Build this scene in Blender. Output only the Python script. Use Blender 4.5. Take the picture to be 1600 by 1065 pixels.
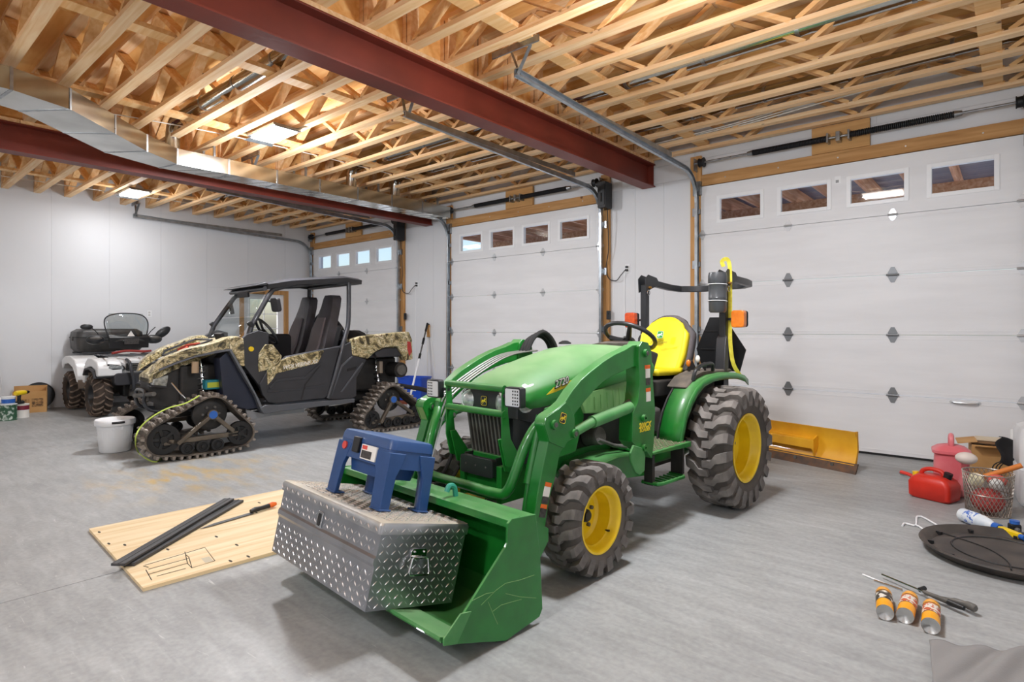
import bpy, bmesh, math, random
from mathutils import Vector as V, Matrix, Euler
PI = math.pi
random.seed(7)
SC = bpy.context.scene
COL = SC.collection
for _o in list(bpy.data.objects): bpy.data.objects.remove(_o)

# ------------------------------------------------------------------ camera
F, CX, CY, HC = 910.6, 800.0, 513.0, 1.305          # focal length and principal point in pixels, lens height in metres
_n = math.hypot(1063, F)
FW = V((-F/_n, 1063/_n, 0)); RT = V((1063/_n, F/_n, 0)); EYE = V((0, 0, HC))
cam_d = bpy.data.cameras.new('camera'); cam = bpy.data.objects.new('camera', cam_d); COL.objects.link(cam)
cam.location = EYE
cam.rotation_euler = (PI/2, 0, math.atan2(F, 1063))
cam_d.sensor_width = 36; cam_d.lens = F/1600*36; cam_d.shift_y = -(532.5-CY)/1600; cam_d.clip_start = .02
SC.camera = cam

# ------------------------------------------------------------------ world, exposure
SC.view_settings.view_transform = 'Standard'; SC.view_settings.look = 'None'
SC.view_settings.gamma = 1; SC.view_settings.use_curve_mapping = False
SC.view_settings.exposure = EXPOSURE = 0.38
W = bpy.data.worlds.new('sky'); SC.world = W; W.use_nodes = True
_nt = W.node_tree; _bg = _nt.nodes['Background']
_sk = _nt.nodes.new('ShaderNodeTexSky'); _sk.sky_type = 'NISHITA'; _sk.sun_disc = False
_sk.sun_elevation = math.radians(35); _sk.sun_rotation = math.radians(200); _sk.air_density = 1.0; _sk.dust_density = 2.0
_nt.links.new(_sk.outputs[0], _bg.inputs[0]); _bg.inputs[1].default_value = .21
SUN = bpy.data.lights.new('sun', 'SUN'); SUN.energy = 3.0; SUN.angle = .01; SUN.color = (1, .96, .9)
_so = bpy.data.objects.new('sun', SUN); COL.objects.link(_so); _so.rotation_euler = (math.radians(48), 0, math.radians(12)); _so.location = (0, -20, 20)
LAMP_POWER = 105.0                                    # watts, each ceiling lamp

# ------------------------------------------------------------------ pixel -> place
def ray(u, v):
    d = FW*F + RT*(u-CX); d.z = CY-v; return d
def on_z(u, v, z=0.0):
    r = ray(u, v); return EYE + r*((z-HC)/r.z)
def on_x(u, v, x):
    r = ray(u, v); return EYE + r*(x/r.x)
def on_y(u, v, y):
    r = ray(u, v); return EYE + r*(y/r.y)
class Frame:
    """ground frame of a vehicle: x forward, y to its left, z up"""
    def __init__(s, ox, oy, deg):
        a = math.radians(deg); s.o = V((ox, oy, 0)); s.rot = -(PI/2+a)
        s.f = V((-math.sin(a), -math.cos(a), 0)); s.l = V((math.cos(a), -math.sin(a), 0))
    def loc(s, p):
        d = p-s.o; return V((d.dot(s.f), d.dot(s.l), d.z))
    def Y(s, u, v, y):
        r = ray(u, v); return s.loc(EYE + r*((y-(EYE-s.o).dot(s.l))/r.dot(s.l)))
    def X(s, u, v, x):
        r = ray(u, v); return s.loc(EYE + r*((x-(EYE-s.o).dot(s.f))/r.dot(s.f)))
    def xz(s, u, v, y):
        q = s.Y(u, v, y); return (q.x, q.z)

# ------------------------------------------------------------------ mesh builder
class M:
    def __init__(s): s.v = []; s.f = []
    def add(s, vs, fs):
        n = len(s.v); s.v += [V(p) for p in vs]; s.f += [tuple(i+n for i in f) for f in fs]; return s
    def box(s, c, d, rot=None):
        x, y, z = d[0]/2, d[1]/2, d[2]/2
        vs = [V((a*x, b*y, e*z)) for e in (-1, 1) for b in (-1, 1) for a in (-1, 1)]
        if rot is not None:
            R = Euler(rot).to_matrix() if not isinstance(rot, Matrix) else rot
            vs = [R @ p for p in vs]
        c = V(c)
        return s.add([p+c for p in vs], [(0,2,3,1),(4,5,7,6),(0,1,5,4),(2,6,7,3),(0,4,6,2),(1,3,7,5)])
    def bb(s, x0, x1, y0, y1, z0, z1):
        return s.box(((x0+x1)/2, (y0+y1)/2, (z0+z1)/2), (abs(x1-x0), abs(y1-y0), abs(z1-z0)))
    def bar(s, p, q, w, h, up=(0,0,1)):
        p, q, up = V(p), V(q), V(up); d = (q-p).normalized(); sx = d.cross(up)
        if sx.length < 1e-4: sx = d.cross(V((1,0,0)))
        sx.normalize(); uz = sx.cross(d); vs = []
        for e in (p, q):
            vs += [e-sx*w/2-uz*h/2, e+sx*w/2-uz*h/2, e+sx*w/2+uz*h/2, e-sx*w/2+uz*h/2]
        return s.add(vs, [(0,1,2,3),(7,6,5,4),(0,4,5,1),(1,5,6,2),(2,6,7,3),(3,7,4,0)])
    def loft(s, rings, caps=True, closed=False):
        n = len(rings[0]); vs = [p for r in rings for p in r]; fs = []
        m = len(rings); rng = m if closed else m-1
        for i in range(rng):
            for j in range(n):
                a = i*n+j; b = i*n+(j+1) % n; c = ((i+1) % m)*n+(j+1) % n; d = ((i+1) % m)*n+j
                fs.append((a, b, c, d))
        if caps and not closed: fs += [tuple(range(n-1, -1, -1)), tuple((m-1)*n+j for j in range(n))]
        return s.add(vs, fs)
    def tube(s, path, r, n=8, closed=False, flat=None):
        path = [V(p) for p in path]; m = len(path); rings = []; ref = None
        for i, p in enumerate(path):
            if closed: t = path[(i+1) % m]-path[i-1]
            else: t = path[min(i+1, m-1)]-path[max(i-1, 0)]
            if t.length < 1e-9: t = V((0,0,1))
            t.normalize()
            if ref is None:
                ref = t.cross(V((0,0,1)))
                if ref.length < 1e-3: ref = V((1,0,0))
            ref = ref - t*ref.dot(t)
            if ref.length < 1e-6: ref = t.orthogonal()
            ref.normalize(); b = t.cross(ref); rr = r[i] if isinstance(r, (list, tuple)) else r
            w, h = (rr, rr) if flat is None else flat
            if flat is None: rings.append([p+(ref*math.cos(2*PI*k/n)+b*math.sin(2*PI*k/n))*rr for k in range(n)])
            else: rings.append([p+ref*x*w/2+b*y*h/2 for x, y in ((-1,-1),(1,-1),(1,1),(-1,1))])
        return s.loft(rings, True, closed)
    def cyl(s, p, q, r, r2=None, n=16):
        return s.tube([p, q], [r, r if r2 is None else r2], n)
    def prism(s, poly, a, b, ax='y'):
        """poly = list of 2-D points; extruded from a to b along ax (y: poly is x,z; x: poly is y,z; z: poly is x,y)"""
        def mk(p, t): return {'y': (p[0], t, p[1]), 'x': (t, p[0], p[1]), 'z': (p[0], p[1], t)}[ax]
        n = len(poly); vs = [mk(p, a) for p in poly]+[mk(p, b) for p in poly]
        fs = [tuple(range(n)), tuple(range(2*n-1, n-1, -1))]+[(j, n+j, n+(j+1) % n, (j+1) % n) for j in range(n)]
        return s.add(vs, fs)
    def lathe(s, prof, c=(0,0,0), axis='z', n=32, closed=False, cap=True):
        """prof = (radius, height) pairs"""
        c = V(c); rings = []
        for r, h in prof:
            ring = []
            for k in range(n):
                x, y = r*math.cos(2*PI*k/n), r*math.sin(2*PI*k/n)
                ring.append(c+V({'z': (x, y, h), 'y': (x, h, y), 'x': (h, x, y)}[axis]))
            rings.append(ring)
        return s.loft(rings, cap and not closed, closed)
    def ball(s, c, r, n=12, m=8):
        r = (r, r, r) if not isinstance(r, (tuple, list)) else r; c = V(c)
        rings = [[c+V((r[0]*math.sin(PI*i/m)*math.cos(2*PI*k/n), r[1]*math.sin(PI*i/m)*math.sin(2*PI*k/n), r[2]*math.cos(PI*i/m))) for k in range(n)] for i in range(1, m)]
        s.loft(rings, True); return s
    def sheet(s, fn, nu, nv, th=0.0):
        """fn(u,v) -> point, u,v in 0..1"""
        vs = [V(fn(i/nu, j/nv)) for j in range(nv+1) for i in range(nu+1)]
        fs = [(j*(nu+1)+i, j*(nu+1)+i+1, (j+1)*(nu+1)+i+1, (j+1)*(nu+1)+i) for j in range(nv) for i in range(nu)]
        return s.add(vs, fs)
    def xf(s, mat, start=0):
        for i in range(start, len(s.v)): s.v[i] = mat @ s.v[i]
        return s
    def mesh(s, name, fix=True):
        me = bpy.data.meshes.new(name); me.from_pydata([tuple(p) for p in s.v], [], s.f)
        if fix:
            bm = bmesh.new(); bm.from_mesh(me); bmesh.ops.recalc_face_normals(bm, faces=bm.faces); bm.to_mesh(me); bm.free()
        return me

def link(name, me, mat=None, parent=None, smooth=None, bevel=0, solid=0, sub=0, seg=2):
    o = bpy.data.objects.new(name, me); COL.objects.link(o)
    if mat is not None and not me.materials: me.materials.append(mat)
    if parent is not None: o.parent = parent
    if smooth:
        for p in me.polygons: p.use_smooth = True
        me.set_sharp_from_angle(angle=math.radians(smooth))
    if solid:
        m = o.modifiers.new('thick', 'SOLIDIFY'); m.thickness = solid; m.offset = 0
    if bevel:
        m = o.modifiers.new('bevel', 'BEVEL'); m.width = bevel; m.segments = seg; m.limit_method = 'ANGLE'; m.angle_limit = math.radians(40)
        m.harden_normals = bool(smooth)
    if sub:
        m = o.modifiers.new('sub', 'SUBSURF'); m.levels = m.render_levels = sub
    return o
def P(name, m, mat, parent=None, smooth=40, **k): return link(name, m.mesh(name), mat, parent, smooth, **k)
def tag(o, label=None, cat=None, group=None, kind=None):
    if label: o['label'] = label
    if cat: o['category'] = cat
    if group: o['group'] = group
    if kind: o['kind'] = kind
    return o
def thing(name, label, cat, loc=(0,0,0), rot=(0,0,0), group=None):
    o = bpy.data.objects.new(name, None); COL.objects.link(o); o.empty_display_size = .1
    o.location = loc; o.rotation_euler = rot if isinstance(rot, (tuple, list)) else (0, 0, rot)
    return tag(o, label, cat, group)
def struct(name, m, mat, smooth=None, **k):
    o = P(name, m, mat, None, smooth, **k); o['kind'] = 'structure'; return o
def inst(src, name, parent=None, loc=None, rot=None, scale=None):
    c = src.copy(); c.name = name; COL.objects.link(c); c.parent = parent
    if loc is not None: c.location = loc
    if rot is not None: c.rotation_euler = rot
    if scale is not None: c.scale = scale
    return c
def arc(c, r, a0, a1, n, plane='xz', off=0.0):
    out = []
    for i in range(n+1):
        a = math.radians(a0+(a1-a0)*i/n); x, y = c[0]+r*math.cos(a), c[1]+r*math.sin(a)
        out.append({'xz': (x, off, y), 'xy': (x, y, off), 'yz': (off, x, y)}[plane])
    return out
def spline(pts, n=6, closed=False):
    pts = [V(p) if len(p) == 3 else V((p[0], p[1], 0)) for p in pts]; out = []; m = len(pts)
    for i in range(m if closed else m-1):
        p0 = pts[i-1] if (i > 0 or closed) else pts[0]; p1 = pts[i]; p2 = pts[(i+1) % m]
        p3 = pts[(i+2) % m] if (i+2 < m or closed) else pts[-1]
        for k in range(n):
            t = k/n
            out.append(.5*((2*p1)+(p2-p0)*t+(2*p0-5*p1+4*p2-p3)*t*t+(3*p1-p0-3*p2+p3)*t**3))
    if not closed: out.append(pts[-1])
    return out
def spline2(pts, n=5, closed=False): return [(p.x, p.y) for p in spline(pts, n, closed)]
def rrect(w, h, r, n=4, cx=0, cy=0):
    out = []
    for sx, sy, a in ((1,1,0),(-1,1,90),(-1,-1,180),(1,-1,270)):
        for i in range(n+1):
            t = math.radians(a+90*i/n); out.append((cx+sx*(w/2-r)+r*math.cos(t), cy+sy*(h/2-r)+r*math.sin(t)))
    return out
def text(s, size, mat, parent, mtx, name='lettering', ext=.0008, shear=0.0, bold=0.0, squash=1.0):
    cu = bpy.data.curves.new('t', 'FONT'); cu.body = s; cu.size = size; cu.extrude = ext; cu.shear = shear; cu.offset = bold
    cu.align_x = 'CENTER'; cu.align_y = 'CENTER'; cu.resolution_u = 3
    o = bpy.data.objects.new('t', cu); COL.objects.link(o)
    bpy.context.view_layer.update()
    me = bpy.data.meshes.new_from_object(o.evaluated_get(bpy.context.evaluated_depsgraph_get()))
    bpy.data.objects.remove(o); bpy.data.curves.remove(cu)
    me.transform(Matrix.Diagonal((squash, 1, 1, 1)))
    me.transform(mtx); me.materials.clear()
    return link(name, me, mat, parent)
def basis(o, x, y):
    """matrix that puts the xy plane at o with x to the reader's right and y up"""
    x, y = V(x).normalized(), V(y).normalized(); z = x.cross(y)
    m = Matrix((x, y, z)).transposed().to_4x4(); m.translation = V(o); return m

# ------------------------------------------------------------------ materials
def lin(h):
    h = h.lstrip('#'); out = []
    for i in (0, 2, 4):
        c = int(h[i:i+2], 16)/255; out.append(c/12.92 if c <= .04045 else ((c+.055)/1.055)**2.4)
    return (*out, 1)
def mk(name, col, rough=.5, metal=0.0, col2=None, scale=8.0, bump=0.0, bscale=60.0, mix=(.35,.65), detail=5, stretch=None, coat=0.0, spec=None, emit=0, rvar=0.0):
    m = bpy.data.materials.new(name); m.use_nodes = True; nt = m.node_tree; b = nt.nodes['Principled BSDF']; L = nt.links.new
    b.inputs['Base Color'].default_value = lin(col); b.inputs['Roughness'].default_value = rough; b.inputs['Metallic'].default_value = metal
    if coat: b.inputs['Coat Weight'].default_value = coat
    if spec is not None: b.inputs['Specular IOR Level'].default_value = spec
    tc = nt.nodes.new('ShaderNodeTexCoord'); mp = nt.nodes.new('ShaderNodeMapping'); L(tc.outputs['Object'], mp.inputs[0])
    if stretch: mp.inputs['Scale'].default_value = stretch
    if col2 or rvar:
        n = nt.nodes.new('ShaderNodeTexNoise'); n.inputs['Scale'].default_value = scale; n.inputs['Detail'].default_value = detail
        L(mp.outputs[0], n.inputs['Vector']); r = nt.nodes.new('ShaderNodeValToRGB')
        r.color_ramp.elements[0].position, r.color_ramp.elements[1].position = mix
        r.color_ramp.elements[0].color = lin(col); r.color_ramp.elements[1].color = lin(col2 or col)
        L(n.outputs[0], r.inputs[0])
        if col2: L(r.outputs[0], b.inputs['Base Color'])
        if rvar:
            mr = nt.nodes.new('ShaderNodeMapRange'); mr.inputs['To Min'].default_value = rough-rvar; mr.inputs['To Max'].default_value = rough+rvar
            L(n.outputs[0], mr.inputs[0]); L(mr.outputs[0], b.inputs['Roughness'])
    if bump:
        n2 = nt.nodes.new('ShaderNodeTexNoise'); n2.inputs['Scale'].default_value = bscale; n2.inputs['Detail'].default_value = 4
        L(mp.outputs[0], n2.inputs['Vector']); bp = nt.nodes.new('ShaderNodeBump'); bp.inputs['Strength'].default_value = bump; bp.inputs['Distance'].default_value = .01
        L(n2.outputs[0], bp.inputs['Height']); L(bp.outputs[0], b.inputs['Normal'])
    if emit:
        b.inputs['Emission Color'].default_value = lin(col); b.inputs['Emission Strength'].default_value = emit
    return m
def wood(name, c1, c2, c3, scale=2.0, grain='X', rough=.7, knots=True, seamdark=None):
    """grain bands along one object axis, with knots"""
    m = bpy.data.materials.new(name); m.use_nodes = True; nt = m.node_tree; b = nt.nodes['Principled BSDF']; L = nt.links.new
    b.inputs['Roughness'].default_value = rough
    tc = nt.nodes.new('ShaderNodeTexCoord'); oi = nt.nodes.new('ShaderNodeObjectInfo')
    ad = nt.nodes.new('ShaderNodeVectorMath'); ad.operation = 'ADD'; cm = nt.nodes.new('ShaderNodeVectorMath'); cm.operation = 'SCALE'
    cm.inputs[0].default_value = (13, 7, 5); L(oi.outputs['Random'], cm.inputs['Scale']); L(tc.outputs['Object'], ad.inputs[0]); L(cm.outputs[0], ad.inputs[1])
    mp = nt.nodes.new('ShaderNodeMapping'); L(ad.outputs[0], mp.inputs[0])
    k = scale; mp.inputs['Scale'].default_value = {'X': (k, k*14, k*14), 'Y': (k*14, k, k*14), 'Z': (k*14, k*14, k)}[grain]
    n = nt.nodes.new('ShaderNodeTexNoise'); n.inputs['Scale'].default_value = 1.5; n.inputs['Detail'].default_value = 6; n.inputs['Distortion'].default_value = .6
    L(mp.outputs[0], n.inputs['Vector']); r = nt.nodes.new('ShaderNodeValToRGB'); e = r.color_ramp.elements
    e[0].position = .3; e[0].color = lin(c1); e[1].position = .72; e[1].color = lin(c3); x = e.new(.5); x.color = lin(c2)
    L(n.outputs[0], r.inputs[0]); last = r.outputs[0]
    # each board its own tone
    hv = nt.nodes.new('ShaderNodeHueSaturation'); mr = nt.nodes.new('ShaderNodeMapRange'); mr.inputs['To Min'].default_value = .86; mr.inputs['To Max'].default_value = 1.12
    L(oi.outputs['Random'], mr.inputs[0]); L(mr.outputs[0], hv.inputs['Value']); L(last, hv.inputs['Color']); last = hv.outputs[0]
    if knots:
        vo = nt.nodes.new('ShaderNodeTexVoronoi'); vo.inputs['Scale'].default_value = 2.3; L(ad.outputs[0], vo.inputs['Vector'])
        kr = nt.nodes.new('ShaderNodeValToRGB'); kr.color_ramp.elements[0].position = .03; kr.color_ramp.elements[1].position = .07
        kr.color_ramp.elements[0].color = (1,1,1,1); kr.color_ramp.elements[1].color = (0,0,0,1)
        L(vo.outputs['Distance'], kr.inputs[0]); mx = nt.nodes.new('ShaderNodeMixRGB'); mx.inputs[2].default_value = lin('6b4426')
        L(kr.outputs[0], mx.inputs[0]); L(last, mx.inputs[1]); last = mx.outputs[0]
    L(last, b.inputs['Base Color'])
    bp = nt.nodes.new('ShaderNodeBump'); bp.inputs['Strength'].default_value = .12; bp.inputs['Distance'].default_value = .004
    L(n.outputs[0], bp.inputs['Height']); L(bp.outputs[0], b.inputs['Normal'])
    return m
def glass(name, tint='ffffff', gloss=.08, alpha=.93):
    m = bpy.data.materials.new(name); m.use_nodes = True; nt = m.node_tree; nt.nodes.clear(); L = nt.links.new
    o = nt.nodes.new('ShaderNodeOutputMaterial'); t = nt.nodes.new('ShaderNodeBsdfTransparent'); g = nt.nodes.new('ShaderNodeBsdfGlossy'); mx = nt.nodes.new('ShaderNodeMixShader')
    c = lin(tint); t.inputs[0].default_value = tuple(x*alpha for x in c[:3])+(1,); g.inputs['Roughness'].default_value = .03
    mx.inputs[0].default_value = gloss; L(t.outputs[0], mx.inputs[1]); L(g.outputs[0], mx.inputs[2]); L(mx.outputs[0], o.inputs[0]); return m

m_wall = mk('painted_wall_panel', 'e0e2e5', .45, col2='dcdee1', scale=.8, bump=.02, bscale=200)
m_doorw = mk('white_steel_door', 'e6e7e9', .4, col2='e0e1e3', scale=1.5, bump=.12, bscale=90, stretch=(1, 1, 6))
m_truss = wood('spruce', 'e2b47c', 'eec595', 'f6d8ae', 1.2, 'X')
m_web = wood('spruce_web', 'e0a868', 'ecbc80', 'f4cf9c', 1.2, 'X')
m_deck = wood('fir_plywood', 'd99a50', 'e8b068', 'f2c885', .55, 'X', .75)
m_jamb = wood('stained_jamb', 'ad7c46', 'c08f56', 'cfa06a', 1.0, 'Z')
m_jambx = wood('stained_header', 'ad7c46', 'c08f56', 'cfa06a', 1.0, 'X')
m_bplate = wood('spring_board', 'b98a52', 'c9995f', 'd4a86e', .8, 'X')
m_red = mk('red_oxide_steel', '7c2f20', .5, col2='682618', scale=1.6, bump=.05, bscale=30)
m_galv = mk('galvanised_steel', 'a9adb0', .3, .9, col2='8f9396', scale=14, rvar=.08)
m_duct = mk('galvanised_duct', 'bdbdb8', .17, 1.0, col2='a9a9a3', scale=3, rvar=.06)
m_track = mk('zinc_track', 'b5bcc2', .32, .85, col2='9aa2a8', scale=9)
m_zinc = mk('zinc_hinge', 'c3c6c9', .35, .7)
m_hinge = mk('dull_zinc_hinge', '7e8184', .45, .6)
m_black = mk('black_plastic', '17181a', .45)
m_rubber = mk('black_rubber', '1d1d1e', .75)
m_white = mk('white_plastic', 'eceef0', .35)
m_spring = mk('black_spring_steel', '202124', .5, .3)
m_glass = glass('clear_glass', 'ffffff', .035, .96)
m_diffuser = mk('lamp_diffuser', 'fff8ec', .5, emit=14)
m_cord = mk('black_cord', '222222', .6)
m_wire = mk('white_cable', 'e5e2d8', .5)
# ------------------------------------------------------------------ the setting
XL, XR, YB, YR = -12.0, 1.25, 7.06, -4.5      # left wall, right wall, door wall, rear wall
ZT = 3.5                                      # underside of the floor trusses
ZD = 3.91                                     # underside of the deck
BEAMX = (-8.0, -3.645)
DOORS = ((-2.92, .10), (-7.39, -4.37), (-11.85, -8.83))

def concrete():
    m = bpy.data.materials.new('trowelled_concrete'); m.use_nodes = True; nt = m.node_tree; b = nt.nodes['Principled BSDF']; L = nt.links.new
    tc = nt.nodes.new('ShaderNodeTexCoord')
    def noise(sc, det, rot=0, st=(1,1,1), dist=0.0):
        mp = nt.nodes.new('ShaderNodeMapping'); mp.inputs['Rotation'].default_value = (0,0,rot); mp.inputs['Scale'].default_value = st
        L(tc.outputs['Object'], mp.inputs[0]); n = nt.nodes.new('ShaderNodeTexNoise'); n.inputs['Scale'].default_value = sc; n.inputs['Detail'].default_value = det; n.inputs['Distortion'].default_value = dist
        L(mp.outputs[0], n.inputs['Vector']); return n.outputs[0]
    def ramp(src, a, b_, ca, cb):
        r = nt.nodes.new('ShaderNodeValToRGB'); r.color_ramp.elements[0].position = a; r.color_ramp.elements[1].position = b_
        r.color_ramp.elements[0].color = ca; r.color_ramp.elements[1].color = cb; L(src, r.inputs[0]); return r.outputs[0]
    def mix(f, a, c, mode='MIX', val=None):
        x = nt.nodes.new('ShaderNodeMixRGB'); x.blend_type = mode
        if val is not None: x.inputs[0].default_value = val
        else: L(f, x.inputs[0])
        L(a, x.inputs[1])
        if isinstance(c, tuple): x.inputs[2].default_value = c
        else: L(c, x.inputs[2])
        return x.outputs[0]
    base = ramp(noise(.9, 8, dist=.4), .3, .7, lin('9fa1a1'), lin('b1b3b3'))
    streak = ramp(noise(3.2, 8, .5, (1, 4.5, 1), .7), .38, .68, lin('8d8d8b'), lin('ffffff'))
    c = mix(None, base, streak, 'MULTIPLY', .25)
    fine = ramp(noise(38, 6), .3, .75, lin('b4b4b4'), lin('ffffff'))
    c = mix(None, c, fine, 'MULTIPLY', .35)
    # pale scrapes
    sp = ramp(noise(7, 9, 1.1, (1, 7, 1), 1.2), .66, .80, (0,0,0,1), (.5,.5,.5,1))
    c = mix(sp, c, lin('dcdcda'))
    # tan dust in front of the side by side
    sx = nt.nodes.new('ShaderNodeVectorMath'); sx.operation = 'DISTANCE'; L(tc.outputs['Object'], sx.inputs[0]); sx.inputs[1].default_value = (-5.55, 2.1, 0)
    fall = ramp(sx.outputs['Value'], .25, 1.0, (1,1,1,1), (0,0,0,1)); dn = ramp(noise(3, 7, .6, (1, 2.5, 1)), .45, .7, (0,0,0,1), (1,1,1,1))
    dm = mix(None, fall, dn, 'MULTIPLY', 1.0); c = mix(dm, c, lin('b59a63'))
    # oil spots
    vo = nt.nodes.new('ShaderNodeTexVoronoi'); vo.inputs['Scale'].default_value = 1.3; L(tc.outputs['Object'], vo.inputs['Vector'])
    sp2 = ramp(vo.outputs['Distance'], .015, .035, (1,1,1,1), (0,0,0,1)); c = mix(sp2, c, lin('6c665d'))
    L(c, b.inputs['Base Color'])
    mr = nt.nodes.new('ShaderNodeMapRange'); mr.inputs['To Min'].default_value = .34; mr.inputs['To Max'].default_value = .62
    L(noise(2.2, 6, .3), mr.inputs[0]); L(mr.outputs[0], b.inputs['Roughness']); b.inputs['Specular IOR Level'].default_value = .4
    bp = nt.nodes.new('ShaderNodeBump'); bp.inputs['Strength'].default_value = .1; bp.inputs['Distance'].default_value = .004
    L(noise(60, 5), bp.inputs['Height']); L(bp.outputs[0], b.inputs['Normal']); return m
m_conc = concrete()

floor = struct('floor', M().bb(XL-.15, XR+.15, YR-.15, YB+.16, -.2, -.012), mk('joint_grey', '4a4a49', .9))  # dark grey base under the slabs, visible in the joints
xs = [XL, BEAMX[0]-.1, BEAMX[1], XR]
for i in range(3):
    for y0, y1 in ((YR, -.4), (-.4, YB+.13)):
        P('concrete_slab', M().bb(xs[i]+.003*(i > 0), xs[i+1]-.003, y0+.003, y1, -.06, 0), m_conc, floor, None)

# walls, with the panels the photograph shows
def panels(wall, rects, face, axis, gap=.0011, th=.006):
    """rects = (a0,a1,z0,z1) along the wall; thin sheets standing proud of it"""
    for a0, a1, z0, z1 in rects:
        m = M()
        if axis == 'x': m.bb(a0+gap, a1-gap, face-th, face, z0+gap, z1-gap)
        else: m.bb(face, face+th, a0+gap, a1-gap, z0+gap, z1-gap)
        P('wall_panel', m, m_wall, wall, None)
m = M(); edges = [XL-.15]
for a, b in sorted(DOORS): edges += [a+.05, b-.05]
edges.append(XR+.15)
for i in range(0, 8, 2): m.bb(edges[i], edges[i+1], YB, YB+.16, -.1, ZD)
for a, b in DOORS: m.bb(a+.05, b-.05, YB, YB+.16, 3.0, ZD)
wb = struct('wall_back', m, mk('wall_core', 'b9babd', .6))
rects = []
for x0, x1 in ((-4.37+.1, -2.92-.1), (-8.83+.1, -7.39-.1), (.2, XR)):
    n = max(1, round((x1-x0)/.41))
    for i in range(n): rects.append((x0+(x1-x0)*i/n, x0+(x1-x0)*(i+1)/n, 0, 3.2))
for a, b in DOORS:
    for z0, z1 in ((3.2, 3.42), (3.42, 3.64), (3.64, ZD)):
        w = (b-a+.2)/2
        for i in range(2): rects.append((a-.1+w*i+(.35 if z0 == 3.42 and i else 0), a-.1+w*(i+1)+(.35 if z0 == 3.42 and not i else 0), z0, z1))
for x0, x1 in ((-4.27, -3.02), (-8.73, -7.49), (.2, XR), (XL, -11.95)):
    for z0, z1 in ((3.2, 3.42), (3.42, 3.64), (3.64, ZD)): rects.append((x0, x1, z0, z1))
panels(wb, rects, YB, 'x')
# left wall: opening for the man door
MD = (5.5, 6.42, 2.05)
m = M(); m.bb(XL-.16, XL, YR-.15, MD[0], -.1, ZD); m.bb(XL-.16, XL, MD[1], YB+.16, -.1, ZD); m.bb(XL-.16, XL, MD[0], MD[1], MD[2], ZD)
wl = struct('wall_left', m, bpy.data.materials['wall_core'])
rects = []
y = -.9
while y < YB-.02:
    y1 = min(y+.813, YB-.006)
    if y1 > MD[0]-.07 and y < MD[1]+.07:
        if y < MD[0]-.07: rects.append((y, MD[0]-.07, 0, MD[2]+.07))
        if y1 > MD[1]+.07: rects.append((MD[1]+.07, y1, 0, MD[2]+.07))
        rects.append((y, y1, MD[2]+.07, ZD))
    else: rects.append((y, y1, 0, ZD))
    y = y1
panels(wl, rects, XL, 'y')
struct('wall_right', M().bb(XR, XR+.16, YR-.15, YB+.16, -.1, ZD), m_wall)
struct('wall_rear', M().bb(XL-.16, XR+.16, YR-.16, YR, -.1, ZD), m_wall)

# man door in the left wall: white, glazed top, wooden casing
ly0, ly1, lz0, lz1 = MD[0]+.16, MD[1]-.16, 1.0, 1.92
dm = M()
for y0, y1, z0, z1 in ((MD[0]+.02, ly0, .01, MD[2]-.022), (ly1, MD[1]-.02, .01, MD[2]-.022), (ly0, ly1, .01, lz0), (ly0, ly1, lz1, MD[2]-.022)): dm.bb(XL-.07, XL-.03, y0, y1, z0, z1)
md = struct('door_4', dm, m_white)
P('door_knob', M().lathe([(.0, 0), (.028, 0), (.028, .008), (.012, .012), (.012, .03), (.026, .04), (.022, .06), (0, .065)], (XL-.03, MD[0]+.09, .96), 'x', 16), m_zinc, md)
casing = M()
for y0, y1, z0, z1 in ((MD[0]-.07, MD[0]+.02, 0, MD[2]+.07), (MD[1]-.02, MD[1]+.07, 0, MD[2]+.07), (MD[0]+.02, MD[1]-.02, MD[2]-.02, MD[2]+.07)): casing.bb(XL-.09, XL+.018, y0, y1, z0, z1)
P('door_casing', casing, m_jamb, md, None, bevel=.003)
fr = M()
for y0, y1, z0, z1 in ((ly0-.03, ly0, lz0-.03, lz1+.03), (ly1, ly1+.03, lz0-.03, lz1+.03), (ly0, ly1, lz1, lz1+.03), (ly0, ly1, lz0-.03, lz0)): fr.bb(XL-.035, XL-.015, y0, y1, z0, z1)
fr.bb(XL-.035, XL-.02, (ly0+ly1)/2-.008, (ly0+ly1)/2+.008, lz0, lz1)
for j in (1, 2): fr.bb(XL-.035, XL-.02, ly0, ly1, lz0+(lz1-lz0)*j/3-.008, lz0+(lz1-lz0)*j/3+.008)
P('glazing_frame', fr, m_white, md, None, bevel=.003)
for i in range(2):
    for j in range(3):
        P('pane', M().bb(XL-.03, XL-.026, ly0+(ly1-ly0)*i/2+.008, ly0+(ly1-ly0)*(i+1)/2-.008, lz0+(lz1-lz0)*j/3+.008, lz0+(lz1-lz0)*(j+1)/3-.008), m_glass, md, None)

# ---- ceiling: deck sheets, open-web floor trusses, strongbacks
ceil = struct('ceiling', M().bb(XL-.16, XR+.16, YR-.16, YB+.16, ZD+.02, ZD+.06), m_deck)
def sheet_mesh(w, d):
    return M().bb(-w/2+.002, w/2-.002, -d/2+.002, d/2-.002, -.008, .008).mesh('plywood_sheet')
me_sh = sheet_mesh(2.44, 1.22); me_sh.materials.append(m_deck)
row = 0; y = YB-.02
while y > YR+.2:
    x = XL + (0 if row % 2 else -1.22)
    while x < XR:
        a, b = max(x, XL), min(x+2.44, XR); d = min(1.22, y-YR)
        if b-a > .05:
            if b-a > 2.43 and d > 1.21: o = link('plywood_sheet', me_sh, m_deck, ceil)
            else: o = link('plywood_sheet', sheet_mesh(b-a, d), m_deck, ceil)
            o.location = ((a+b)/2, y-d/2, ZD+.008)
        x += 2.44
    y -= 1.22; row += 1
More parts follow.
